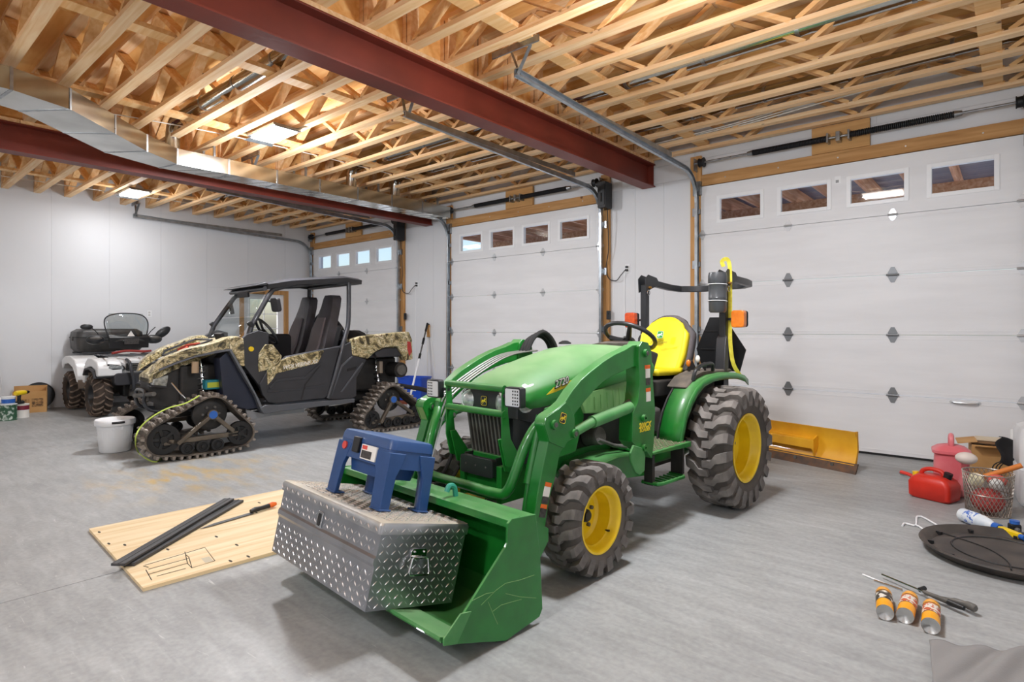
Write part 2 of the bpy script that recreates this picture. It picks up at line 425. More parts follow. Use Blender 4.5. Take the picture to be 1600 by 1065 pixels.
def truss_family(x0, x1):
    """meshes for one span: chords with end posts, and the two diagonal web pieces"""
    L = x1-x0; ch = M()
    ch.bb(0, L, -.044, .044, 0, .038); ch.bb(0, L, -.044, .044, ZD-ZT-.038, ZD-ZT)
    for x in (.02, L-.02, .075, L-.075): ch.bb(x-.019, x+.019, -.044, .044, .038, ZD-ZT-.038)
    mc = ch.mesh('floor_truss'); mc.materials.append(m_truss)
    n = max(2, round((L-.2)/.62)); n += n % 2; p = (L-.2)/n; zb, zt = .034, ZD-ZT-.034
    web = M().bar((0, 0, zb), (p*.93, 0, zt), .089, .036, (0, 1, 0))
    # lie the wide face across the truss
    web = M(); d = V((p*.93, 0, zt-zb)); nn = V((-d.z, 0, d.x)).normalized()*.018
    vs = []
    for e in (V((0, 0, zb)), V((p*.93, 0, zt))):
        for sy in (-.044, .044):
            for s_ in (-1, 1): vs.append(e+nn*s_+V((0, sy, 0)))
    web.add(vs, [(0,1,3,2),(4,6,7,5),(0,4,5,1),(2,3,7,6),(0,2,6,4),(1,5,7,3)])
    mw = web.mesh('web'); mw.materials.append(m_web)
    return L, mc, mw, n, p
TY = [1.765+.4*i for i in range(-6, 14)]
SPANS = [(XL+.01, BEAMX[0]-.01), (BEAMX[0]+.01, BEAMX[1]-.01), (BEAMX[1]+.01, XR-.01)]
for si, (x0, x1) in enumerate(SPANS):
    L, mc, mw, n, p = truss_family(x0, x1)
    for y in TY:
        if si == 0 and y < .9: continue
        t = link('floor_truss', mc, m_truss, ceil); t.location = (x0, y, ZT)
        for k in range(n):
            w = link('web', mw, m_web, t)
            if k % 2: w.location = (.1+p*(k+1)-p*.035, 0, 0); w.scale = (-1, 1, 1)
            else: w.location = (.1+p*k+p*.035, 0, 0)
    # strongbacks threaded through the webs
    for fx in ((.16, .72) if si == 2 else (.3, .7)):
        P('strongback', M().bb(x0+L*fx-.07, x0+L*fx+.07, -.6, YB-.12, ZT+.042, ZT+.078), m_web, ceil, None)

# ---- steel beams
def beam(x, label):
    r = thing('steel_beam', label, 'beam', (x, 0, 0), group='red steel beams under the trusses')
    y0, y1 = YR+.05, YB-.03
    P('web_plate', M().bb(-.006, .006, y0, y1, 3.174, 3.442), m_red, r, None)
    P('bottom_flange', M().bb(-.085, .1, y0, y1, 3.158, 3.174), m_red, r, None, bevel=.002)
    P('top_flange', M().bb(-.1, .1, y0, y1, 3.442, 3.458), m_red, r, None, bevel=.002)
    for k in range(4):
        P('nailer', M().bb(-.085, .085, y0+(y1-y0)*k/4+.003, y0+(y1-y0)*(k+1)/4-.003, 3.459, 3.499), m_truss, r, None)
    for s in (-1, 1): P('end_stiffener', M().bb(.006*s, .08*s, y1-.02, y1-.006, 3.174, 3.442), m_red, r, None)
    P('band_board', M().bb(-.009, .009, YR+.05, YB-.03, 3.5, ZD), m_deck, r, None)
beam(BEAMX[1], 'red oxide steel beam crossing the ceiling nearest the tractor')
beam(BEAMX[0], 'red oxide steel beam running beside the galvanized duct')

# ---- rectangular duct and round branch ducts
def duct():
    r = thing('supply_duct', 'galvanized rectangular duct hung along the far red beam', 'duct', (0, 0, 0))
    z0, z1 = 3.195, 3.375
    cl = [(-7.45, 6.88), (-7.45, 2.55), (-7.2, 2.05), (-6.36, 1.2), (-6.25, .9), (-6.25, -2.5)]
    hw = lambda p: .17 if p.y > 2.5 else .24
    secs = []; N = len(cl)
    # one folded sheet-metal length at a time
    pts = []
    for (ax, ay), (bx, by) in zip(cl[:-1], cl[1:]):
        d = math.hypot(bx-ax, by-ay); n = max(1, round(d/.62))
        for i in range(n): pts.append((ax+(bx-ax)*i/n, ay+(by-ay)*i/n))
    pts.append(cl[-1])
    def norm(i):
        a = V(pts[max(i-1, 0)]); b = V(pts[min(i+1, len(pts)-1)]); t = (b-a).normalized(); return V((-t.y, t.x))
    for i in range(len(pts)-1):
        rings = []
        for j, s in ((i, 0.004), (i+1, -0.004)):
            p = V(pts[j]); t = (V(pts[i+1])-V(pts[i])).normalized(); nn = norm(j); p = p+t*s
            e = hw(V(pts[j])); rings.append([V((*(p+nn*e), z0)), V((*(p-nn*e), z0)), V((*(p-nn*e), z1)), V((*(p+nn*e), z1))])
        P('duct_section', M().loft(rings), m_duct, r, None)
        rings = []
        for s in (-.012, .012):
            p = V(pts[i+1]); t = (V(pts[i+1])-V(pts[i])).normalized(); nn = norm(i+1); p = p+t*s; e = hw(V(pts[i+1]))+.003
            rings.append([V((*(p+nn*e), z0-.003)), V((*(p-nn*e), z0-.003)), V((*(p-nn*e), z1+.003)), V((*(p+nn*e), z1+.003))])
        P('joint_band', M().loft(rings), m_galv, r, None)
    # cross-break ribs under the duct
    y = 2.7; rb = M()
    while y < 6.8:
        rb.bar((-7.60, y, z0-.001), (-7.30, y+.2, z0-.001), .012, .004); y += .2
    P('cross_break', rb, m_duct, r, None)
    for y in (3.0, 4.2, 5.4, 6.6):
        for x in (-7.605, -7.295): P('hanger_strap', M().bb(x-.012, x+.012, y-.012, y+.012, z1, ZT+.01), m_galv, r, None)
duct()
def branch(y, x0, x1, label, elbow=True, z=3.68, r=.075):
    o = thing('branch_duct', label, 'duct', (0, 0, 0), group='round branch ducts between the trusses')
    x = x0; k = 0
    while x < x1-.01:
        e = min(x+.76, x1); P('pipe_length', M().cyl((x, y, z), (e-.004, y, z), r, n=20), m_duct, o); P('pipe_seam', M().cyl((e-.03, y, z), (e, y, z), r+.004, n=20), m_galv, o); x = e
    if elbow:
        pth = [(x0, y, z), (x0-.07, y, z-.015), (x0-.13, y, z-.06), (x0-.16, y, z-.13), (x0-.165, y, 3.385)]
        P('elbow', M().tube(pth, r, 20), m_duct, o)
branch(2.565, -7.2, -3.8, 'round silver duct in the truss bay nearest the far lamp')
branch(4.965, -7.2, -3.75, 'round silver duct over the middle of the bay behind the lamp')
branch(4.965, -3.54, .9, 'long round silver duct in the trusses above the tractor', False)
branch(5.765, -7.2, -3.8, 'round silver duct near the middle door torsion spring')
branch(6.165, -3.4, .9, 'round silver duct in the trusses above the rightmost door', False)
branch(4.565, -11.2, -8.4, 'round silver duct above the left bay trusses', False)

# ---- garage doors
def hinge_mesh(big=1.0):
    m = M(); b = big
    plate = [(-.02*b, 0), (-.034*b, .018), (-.012*b, .06*b), (.012*b, .06*b), (.034*b, .018), (.02*b, 0)]
    m.prism(plate, -.004, 0, 'y'); m.prism([(x, -z) for x, z in plate], -.004, 0, 'y')
    m.cyl((-.042*b, -.012, 0), (.042*b, -.012, 0), .011, n=10)
    return m.mesh('hinge')
me_h = hinge_mesh(); me_h.materials.append(m_zinc)
me_h2 = hinge_mesh(1.3); me_h2.materials.append(m_hinge)
ZS = [.022, .63, 1.24, 1.85, 2.46, 3.06]
def rollup(n, x0, x1):
    W = x1-x0; Yf, Yb = YB-.055, YB-.012
    d = struct('door_%d' % n, M().bb(x0+.01, x1-.01, Yf+.012, Yb-.012, 0, .03), m_rubber)       # bottom seal
    for k in range(5):
        z0, z1 = ZS[k]+.0025, ZS[k+1]-.0025
        if k < 4:
            s = M().bb(x0, x1, Yf, Yb, z0, z1)
            for zz in (z0+.035, z1-.04): s.bb(x0, x1, Yf-.0022, Yf, zz-.006, zz+.006)
            P('door_section', s, m_doorw, d, None, bevel=.003)
        else:
            wz0, wz1 = 2.612, 2.888; s = M(); s.bb(x0, x1, Yf, Yb, z0, wz0); s.bb(x0, x1, Yf, Yb, wz1, z1)
            cuts = [x0]
            for i in range(4): cuts += [x0+.227+.6965*i, x0+.227+.6965*i+.495]
            cuts.append(x1)
            for i in range(0, 10, 2): s.bb(cuts[i], cuts[i+1], Yf, Yb, wz0, wz1)
            sec = P('door_section', s, m_doorw, d, None)
            for i in range(4):
                a, b = cuts[1+2*i], cuts[2+2*i]; f = M()
                for e0, e1, q0, q1 in ((a-.028, a+.012, wz0-.028, wz1+.028), (b-.012, b+.028, wz0-.028, wz1+.028), (a+.012, b-.012, wz0-.028, wz0+.012), (a+.012, b-.012, wz1-.012, wz1+.028)):
                    f.bb(e0, e1, Yf-.007, Yb+.006, q0, q1)
                P('window_frame', f, m_white, sec, None, bevel=.002)
                P('pane', M().bb(a+.012, b-.012, Yf+.018, Yf+.022, wz0+.012, wz1-.012), m_glass, sec, None)
        if k:
            for j in range(4):
                x = x0+.02 + (W-.04)*j/3
                h = link('hinge', me_h2 if n == 1 and j in (1, 2) and k < 4 else me_h, None, d); h.location = (x, Yf-.001, ZS[k])
                if j in (0, 3):
                    sg = -1 if j == 0 else 1
                    rl = P('roller', M().cyl((x, Yf-.014, ZS[k]), (x+sg*.075, Yf-.014, ZS[k]), .006, n=8).cyl((x+sg*.052, Yf-.014, ZS[k]), (x+sg*.075, Yf-.014, ZS[k]), .022, n=14), m_zinc, d)
    if n == 1:
        q = on_y(1309, 281, Yf); P('sticker', M().bb(q.x-.03, q.x+.03, Yf-.001, Yf, q.z-.04, q.z+.04), m_white, d, None); P('sticker_print', M().bb(q.x-.02, q.x+.01, Yf-.0016, Yf-.001, q.z-.03, q.z+.0), mk('sticker_ink', '9a9c9e', .6), d, None)
        hx = on_y(1508, 613, Yf).x; hz = .60
        hp = M().tube([(hx-.1, Yf, hz), (hx-.085, Yf-.03, hz), (hx-.05, Yf-.036, hz), (hx+.05, Yf-.036, hz), (hx+.085, Yf-.03, hz), (hx+.1, Yf, hz)], .009, 8)
        for s in (-1, 1): hp.cyl((hx+s*.105, Yf-.004, hz), (hx+s*.105, Yf, hz), .016, n=12)
        P('lift_handle', hp, m_zinc, d)
    return d
for i, (a, b) in enumerate(DOORS): rollup(i+1, a, b)
# wooden jambs and headers
k = 1
for i, (a, b) in enumerate(DOORS):
    t = struct('trim_%d' % k, M().bb(a-.14, a-.001, YB-.048, YB-.008, 0, 3.45), m_jamb, bevel=.003); k += 1
    t = struct('trim_%d' % k, M().bb(b+.001, b+.14, YB-.048, YB-.008, 0, 3.45), m_jamb, bevel=.003); k += 1
    h = struct('trim_%d' % k, M().bb(a+.001, b-.001, YB-.048, YB-.008, 3.068, 3.205), m_jambx, bevel=.003); k += 1
    nails = M()
    for j in range(5):
        x = a+.3+(b-a-.6)*j/4; nails.cyl((x, YB-.051, 3.135), (x, YB-.0475, 3.135), .008, n=10)
    P('screw_head', nails, m_zinc, h)

# ---- tracks
def track(x, side, label):
    """side +1: the door lies to +x of the track"""
    t = thing('door_track', label, 'track', (x, 0, 0), group='garage door tracks')
    Yt = YB-.095
    path = [(0, Yt, .02), (0, Yt, 2.86)]+[(0, Yt-.36+.36*math.cos(a), 2.86+.36*math.sin(a)) for a in [PI/2*i/10 for i in range(1, 11)]]+[(0, 5.2, 3.26), (0, 3.5, 3.325)]
    m = M(); prof = [(-.024, -.018), (-.024, .018), (.024, .018), (.024, -.018), (.018, -.018), (.018, .014), (-.018, .014), (-.018, -.018)]
    rings = []
    for i, p in enumerate(path):
        p = V(p); a = V(path[max(i-1, 0)]); b = V(path[min(i+1, len(path)-1)]); tg = (b-a).normalized(); out = V((1, 0, 0)); nn = tg.cross(out)
        rings.append([p+nn*q[0]*1.15+out*(-side)*q[1] for q in prof])
    m.loft(rings); P('rail', m, m_track, t, None)
    P('reinforcing_angle', M().bb(-.004-side*.02, .004-side*.02, 3.5, 6.3, 3.285, 3.34).xf(Matrix.Shear('XZ', 4, (0, 0)) if False else Matrix.Identity(4)), m_track, t, None)
    for z in (.5, 1.3, 2.1, 2.75):
        P('track_bracket', M().bb(-.03, .03, YB-.1, YB-.05, z-.03, z+.03).bb(-.05*side-.02, -.05*side+.02, YB-.07, YB-.05, z-.05, z+.05), m_galv, t, None)
    hg = M(); hg.bar((0, 3.52, 3.31), (.1*side, 3.56, ZT+.03), .004, .032, (0, 1, 0)); hg.bar((0, 3.55, 3.31), (-.1*side, 3.56, ZT+.03), .004, .032, (0, 1, 0))
    hg.bb(-.26, .22, 3.5, 3.515, ZT-.002, ZT+.05)
    P('hanger', hg, m_galv, t, None)
    P('top_flag_bracket', M().bb(-.05, .05, YB-.1, YB-.05, 2.95, 3.12), m_galv, t, None)
names = ['rightmost door', 'middle door', 'far left door']
for i, (a, b) in enumerate(DOORS):
    track(a-.035, 1, 'galvanized track on the left side of the %s' % names[i])
    track(b+.035, -1, 'galvanized track on the right side of the %s' % names[i])

# ---- torsion springs
def spring(i, a, b):
    t = thing('torsion_spring', 'black torsion spring shaft above the %s' % names[i], 'spring', ((a+b)/2, YB-.13, 3.335), group='torsion springs above the doors')
    hw = (b-a)/2+.06
    P('shaft', M().cyl((-hw, 0, 0), (hw, 0, 0), .0127, n=12), m_galv, t)
    c0 = .02
    P('center_board', M().bb(c0-.275, c0+.275, .075, .113, -.128, .16), m_bplate, t, None, bevel=.002)
    for s in (-1, 1):
        e0, e1 = c0+s*.1, c0+s*.98 if s > 0 else c0-.88
        pts = []; n = 52; coils = M()
        for q in range(n):
            x = e0+(e1-e0)*(q+.5)/n; coils.lathe([(.026, x-.0075), (.0335, x-.004), (.0335, x+.004), (.026, x+.0075)], axis='x', n=12)
        P('coil', coils, m_spring, t); 
        P('winding_cone', M().cyl((e1, 0, 0), (e1+s*.06, 0, 0), .034, .024, n=12), m_galv, t)
        P('drum', M().lathe([(.02, 0), (.055, 0), (.055, .008), (.048, .012), (.048, .05), (.06, .056), (.06, .064), (.02, .064)], (s*(hw-.1)-.03, 0, 0), 'x', 20), m_spring, t)
        P('bearing_plate', M().bb(s*(hw-.015)-.004, s*(hw-.015)+.004, -.03, .075, -.09, .06), m_galv, t, None)
        cb = M().cyl((s*(hw-.06), -.05, -.02), (s*(hw-.02), .06, -3.1), .0016, n=5); P('lift_cable', cb, m_galv, t)
    for a0, a1 in ((-.02, .02), (-.11, -.09), (.09, .11)): P('spring_anchor', M().bb(c0+a0, c0+a1, -.035, .075, -.05, .05), m_galv, t, None, bevel=.003)
for i, (a, b) in enumerate(DOORS): spring(i, a, b)

# ---- wall mounted door operators with their cords and outlets
def operator(x, label, ox, group):
    t = thing('door_operator', label, 'opener', (x, YB-.15, 3.13), group=group)
    P('housing', M().prism(rrect(.125, .36, .02), -.09, .09, 'y'), m_black, t, bevel=.004)
    P('cover_face', M().prism(rrect(.10, .30, .015), -.098, -.09, 'y'), m_black, t, bevel=.003)
    P('emergency_lever', M().bb(-.008, .008, -.11, -.098, -.1, .02), m_rubber, t, None)
    P('coupling', M().cyl((-.12, 0, .17), (-.05, 0, .17), .045, n=18), m_black, t)
    P('pull_cord', M().tube([(0, -.03, -.18), (.005, -.03, -.25), (-.004, -.03, -.28)], .003, 6), mk('red_cord_tan', 'c79a63', .7), t)
    dx = ox-x; oz = 2.1-3.13
    pts = spline([(.03, .02, -.18), (.035, .03, -.45), (.02, .06, -.75), (-.03, .085, -.98), (.01, .085, -1.13), (dx*.45, .09, -1.17), (dx*.75, .08, -1.1), (dx-.005, .105, oz+.01)], 6)
    P('power_cord', M().tube(pts, .006, 8), m_cord, t)
def outlet(p, axis, label, group='wall outlets'):
    t = thing('wall_outlet', label, 'outlet', p, group=group)
    if axis == 'y': P('cover_plate', M().bb(-.038, .038, -.006, 0, -.06, .06), m_white, t, None, bevel=.002); P('socket', M().bb(-.017, .017, -.0085, -.006, .008, .04).bb(-.017, .017, -.0085, -.006, -.04, -.008), mk('socket_grey', 'c9c9c6', .5), t, None, bevel=.001)
    else: P('cover_plate', M().bb(0, .006, -.038, .038, -.06, .06), m_white, t, None, bevel=.002); P('socket', M().bb(.006, .0085, -.017, .017, .008, .04).bb(.006, .0085, -.017, .017, -.04, -.008), bpy.data.materials['socket_grey'], t, None, bevel=.001)
    return t
operator(-4.24, 'black wall mounted opener right of the middle door', -3.97, 'wall mounted door openers')
operator(-8.70, 'black wall mounted opener right of the far left door', -8.35, 'wall mounted door openers')
for ox, nm in ((-3.97, 'white wall outlet with plugs between the middle and rightmost doors'), (-8.35, 'white wall outlet with plug between the far left and middle doors')):
    t = outlet((ox, YB-.006, 2.12), 'y', nm)
    P('plug', M().box((0, -.025, .022), (.03, .034, .028)), m_black, t, bevel=.005); P('plug', M().box((0, -.025, -.022), (.03, .034, .028)), m_black, t, bevel=.005)
    P('conduit', M().bb(-.05, -.035, -.01, -.001, -1.9, .0), m_white, t, None)
outlet((XL+.006, on_x(233, 490, XL).y, on_x(233, 490, XL).z), 'x', 'small white outlet on the wall above the quad bike')
for ux, nm in ((951, 'black photo eye on the jamb right of the middle door'), (633, 'black photo eye on the jamb right of the far left door')):
    p = on_y(ux, 492 if ux > 800 else 494, YB-.06); t = thing('wall_button', nm, 'button', (p.x, YB-.06, p.z), group='black buttons on the door jambs')
    P('body', M().bb(-.03, .03, -.012, .012, -.06, .06), m_black, t, None, bevel=.004); P('push_button', M().cyl((0, -.018, .02), (0, -.012, .02), .012, n=12), m_rubber, t)

# ---- ceiling lamps
def lamp(x, y, label, power=1.0, drop=.3):
    t = thing('ceiling_lamp', label, 'lamp', (x, y, ZT-.005), group='ceiling lamps')
    P('tray', M().bb(-.3, .3, -.16, .16, -.03, 0), m_galv, t, None, bevel=.004)
    P('diffuser', M().bb(-.27, .27, -.13, .13, -.05, -.031), m_diffuser, t, None, bevel=.006)
    for s in (-1, 1): P('reflector_fin', M().add([(s*.27, -.13, -.032), (s*.27, .13, -.032), (s*.36, .17, -.06), (s*.36, -.17, -.06)], [(0,1,2,3)]), m_galv, t, None, solid=.002)
    for kind, share, z in (('POINT', .5, -drop), ('AREA', .5, -.07)):
        ld = bpy.data.lights.new('lamp_light', kind); ld.energy = LAMP_POWER*power*share; ld.color = (.95, .98, 1.04)
        if kind == 'POINT': ld.shadow_soft_size = .1
        else: ld.shape = 'RECTANGLE'; ld.size = .52; ld.size_y = .25
        lo = bpy.data.objects.new('lamp_light', ld); COL.objects.link(lo); lo.parent = t; lo.location = (0, 0, z)
lamp(-6.23, 3.2, 'lit ceiling lamp between the two red beams', 1.35, .4)
lamp(-10.65, 3.15, 'lit ceiling lamp over the left bay and quad bike', .3)
lamp(-1.55, 3.15, 'lit ceiling lamp above the green tractor', 1.15, .75)
for x, nm in ((-1.55, 'right'), (-6.23, 'middle'), (-10.65, 'left')): lamp(x, -1.6, 'added ceiling fill lamp behind the camera in the %s bay' % nm, {-1.55: 1.2, -6.23: .75, -10.65: .3}[x], .9)  # rear row added out of view as fill, to brighten the room

# ---- white cables sagging through the trusses
def cable(pts, label, r=.006):
    o = P('electric_cable', M().tube(spline(pts, 8), r, 6), m_wire); tag(o, label, 'cable', 'electric cables in the ceiling')
for k in range(3):
    cable([(-3.3, 6.55+.05*k, 3.56), (-2.2, 6.4+.06*k, 3.545), (-1.2, 6.2+.09*k, 3.555), (-.3, 6.25+.05*k, 3.56), (.9, 6.3+.04*k, 3.56)], 'white cable sagging along the trusses over the rightmost door, strand %s' % ('nearest the wall', 'in the middle', 'nearest the tractor')[2-k], .007)
cable([(-7.6, .9, 3.57), (-7.1, 2.2, 3.56), (-6.9, 3.8, 3.565), (-6.9, 6.8, 3.56)], 'white cable strung above the galvanized duct')
cable([(-11.6, 1.0, 3.61), (-11.3, 3.0, 3.56), (-11.4, 5.0, 3.6), (-11.3, 6.8, 3.58)], 'white cable along the left bay trusses')

# ---- outside: ground made white to bounce light up under the deck, timber deck over the two right doors
struct('ground', M().bb(-60, 40, -40, 70, -.5, -.21), mk('pale_ground', 'f0f2f5', .9))
m_out = wood('deck_timber', 'b57c58', 'd09a78', 'e6bda0', 1.0, 'Y', .8)
dk = thing('timber_deck', 'timber deck framing seen through the garage door windows', 'deck', (0, 0, 0))
zd = 3.24; DX0, DX1, DY = -9.1, 1.8, 11.6
P('ledger', M().bb(DX0, DX1, YB+.17, YB+.21, zd, zd+.24), m_out, dk, None)
P('rim_beam', M().bb(DX0, DX1, DY, DY+.09, zd-.2, zd+.24), m_out, dk, None)
P('carrying_beam', M().bb(DX0, DX1, 9.6, 9.74, zd-.2, zd-.002), m_out, dk, None)
x = DX0+.05
while x < DX1:
    P('joist', M().bb(x-.02, x+.02, YB+.215, DY-.005, zd, zd+.24), m_out, dk, None); x += .5
m_mtl = mk('dark_roof_metal', '3f4a63', .5, .3)
n = int((DY-YB-.18)/.142)
for i in range(n):
    y = YB+.18+.142*i; P('deck_board', M().bb(DX0, DX1, y, y+.136, zd+.242, zd+.27), m_mtl, dk, None)
for x in (-8.9, -3.6, 1.6): P('post', M().bb(x-.07, x+.07, 9.6, 9.74, -.21, zd-.202), m_out, dk, None)
# ------------------------------------------------------------------ materials of the machines
def dusty(name, col, dust, rough=.4, amount=.75, sc=5.0, coat=.2, col2=None, metal=0.0, edge=(.35, .85), bump=0.0):
    """paint with dust lying on the faces that look up"""
    m = mk(name, col, rough, metal, col2=col2 or col, scale=9, coat=coat, bump=bump); nt = m.node_tree; L = nt.links.new; b = nt.nodes['Principled BSDF']
    src = b.inputs['Base Color'].links[0].from_socket
    g = nt.nodes.new('ShaderNodeNewGeometry'); sp = nt.nodes.new('ShaderNodeSeparateXYZ'); L(g.outputs['Normal'], sp.inputs[0])
    mr = nt.nodes.new('ShaderNodeMapRange'); mr.inputs['From Min'].default_value, mr.inputs['From Max'].default_value = edge; L(sp.outputs[2], mr.inputs[0])
    n = nt.nodes.new('ShaderNodeTexNoise'); n.inputs['Scale'].default_value = sc; n.inputs['Detail'].default_value = 7
    tc = nt.nodes.new('ShaderNodeTexCoord'); L(tc.outputs['Object'], n.inputs['Vector'])
    m2 = nt.nodes.new('ShaderNodeMapRange'); m2.inputs['From Min'].default_value = .25; m2.inputs['From Max'].default_value = .65; m2.inputs['To Min'].default_value = .35*amount; m2.inputs['To Max'].default_value = amount; L(n.outputs[0], m2.inputs[0])
    mu = nt.nodes.new('ShaderNodeMath'); mu.operation = 'MULTIPLY'; L(mr.outputs[0], mu.inputs[0]); L(m2.outputs[0], mu.inputs[1])
    mx = nt.nodes.new('ShaderNodeMixRGB'); mx.inputs[2].default_value = lin(dust); L(mu.outputs[0], mx.inputs[0]); L(src, mx.inputs[1]); L(mx.outputs[0], b.inputs['Base Color'])
    rr = nt.nodes.new('ShaderNodeMapRange'); rr.inputs['To Min'].default_value = rough; rr.inputs['To Max'].default_value = .85; L(mu.outputs[0], rr.inputs[0]); L(rr.outputs[0], b.inputs['Roughness'])
    return m
m_green = dusty('tractor_green', '1d7a2b', '6f9a66', .34, .5, 6, .3, '196c25')
m_gdusty = dusty('dusty_green_plate', '37803f', '87a07a', .5, .5, 6, .1, '4f8f50')
m_pale = mk('sun_faded_green', '7fae6c', .55, col2='6da05e', scale=6, stretch=(4, 1, 1))
m_yel = mk('wheel_yellow', 'f7d41c', .38, col2='eac414', scale=7, coat=.2)
m_seat = mk('yellow_seat_vinyl', 'e6d31a', .5, col2='dcc714', scale=6, bump=.1, bscale=25)
m_tire = mk('grey_worn_rubber', '5c5855', .8, col2='837d78', scale=7, bump=.15, bscale=70)
m_tirew = mk('tyre_sidewall', '47423e', .85, col2='5e5853', scale=5, bump=.08, bscale=40)
m_dark = mk('greasy_black', '1a1a1a', .6, col2='2b2826', scale=10)
m_blk = mk('satin_black_steel', '26282b', .42, col2='1e2023', scale=6, coat=.1)
m_grey = mk('cast_grey', '6c6a67', .6, .3, col2='57544f', scale=9)
m_orange = mk('orange_decal', 'e86a1a', .5)
m_labelw = mk('white_decal', 'e9e6df', .5)
m_labelb = mk('black_decal', '2a2725', .5, col2='4a4643', scale=60)
m_ydecal = mk('yellow_decal', 'e8cf2a', .5)
m_amber = mk('amber_lens', 'd9791b', .25, col2='c9680f', scale=25, coat=.5)
m_amberr = mk('red_amber_lens', 'd2521f', .25, col2='b8400f', scale=25, coat=.5)
m_lens = mk('clear_lens', 'd7dcdc', .12, .35, col2='8f9596', scale=30, coat=.6)
m_led = mk('led_reflector', 'e9edf0', .2, .3)
m_chrome = mk('chrome', 'd4d6d8', .12, 1.0)
m_hose = mk('hydraulic_line', 'bfc4c4', .3, .8)

def sticker(parent, c, xdir, ydir, w, h, mat, name='decal', off=.0012):
    b = basis(c, xdir, ydir); m = M().bb(-w/2, w/2, -h/2, h/2, -.0006, off); m.xf(b); return P(name, m, mat, parent, None)
def deer(parent, c, xdir, ydir, s, mat_bg, mat_fg, name='emblem'):
    """shield with a leaping animal"""
    b = basis(c, xdir, ydir); bg = P(name, M().prism(rrect(s, s*1.12, s*.22), 0, .002, 'z').xf(b), mat_bg, parent, None)
    pts = [(-.36,.02),(-.2,.12),(.02,.1),(.12,.2),(.16,.36),(.22,.24),(.36,.3),(.3,.18),(.24,.1),(.22,-.02),(.36,-.1),(.34,-.16),(.16,-.1),(.02,-.08),(-.1,-.12),(-.06,-.24),(-.2,-.34),(-.26,-.3),(-.16,-.22),(-.22,-.08),(-.36,-.22),(-.42,-.18),(-.3,-.04)]
    fg = M().prism([(x*s, y*s) for x, y in pts], .002, .0034, 'z').xf(b); P('leaping_animal', fg, mat_fg, bg, None)
    ring = [(x, y) for x, y in rrect(s*.9, s*1.0, s*.18)]
    P('emblem_rim', M().tube([V((x, y, .002)) for x, y in ring], s*.025, 4, True).xf(b), mat_fg, bg, None)
    return bg

def tyre(parent, name, c, R, w, rimR, nl, mat_t, mat_s, lugh, side, skew=.16, gap=.5):
    """tyre around an axle along y at c; lugs are bars that bend over the shoulder. side: +1 if the outside looks to +y"""
    prof = [(rimR*.98, -w*.34), (rimR*1.06, -w*.42), (rimR*1.3, -w*.5), (R-lugh-.05*R/.4, -w*.505), (R-lugh-.012, -w*.44), (R-lugh-.002, -w*.3), (R-lugh, 0)]
    prof = prof+[(r, -y) for r, y in prof[-2::-1]]
    t = P(name, M().lathe(prof, c, 'y', 56, cap=False), mat_s, parent, 50)
    me = {}
    for s in (-1, 1):
        st = []
        dth = 2*PI/nl
        for y, th, hw, r0, r1 in ((-.06, 0, .2, R-lugh-.006, R-.002), (.16, .02, .24, R-lugh-.006, R), (.26, .30, .26, R-lugh-.008, R-.001), (.44, .44, .30, R-lugh-.02, R-.006), (.515, .48, .32, R-lugh-.07*R/.44, R-.028*R/.44), (.512, .5, .30, R-lugh-.10*R/.44, R-lugh-.07*R/.44)):
            ring = []
            for a, r in ((-hw, r0), (hw, r0), (hw*.82, r1), (-hw*.82, r1)):
                ang = (th+a)*dth; ring.append(V((r*math.cos(ang), s*y*w, r*math.sin(ang))))
            st.append(ring)
        me[s] = M().loft(st).mesh('tread_lug'); me[s].materials.append(mat_t)
        for k in range(nl):
            o = link('tread_lug', me[s], mat_t, t, 30 if k == 0 else None); o.location = c
            o.rotation_euler = (0, -(2*PI*(k+(.5 if s > 0 else 0))/nl), 0)
    return t

TF = Frame(-2.125, 4.365, 3.5)
tractor = thing('tractor', 'green compact tractor with front loader and yellow wheels', 'tractor', TF.o, TF.rot)
def TP(name, m, mat, parent=None, smooth=40, **k): return P(name, m, mat, parent or tractor, smooth, **k)
def tx(pts, y): return [TF.xz(u, v, y) for u, v in pts]

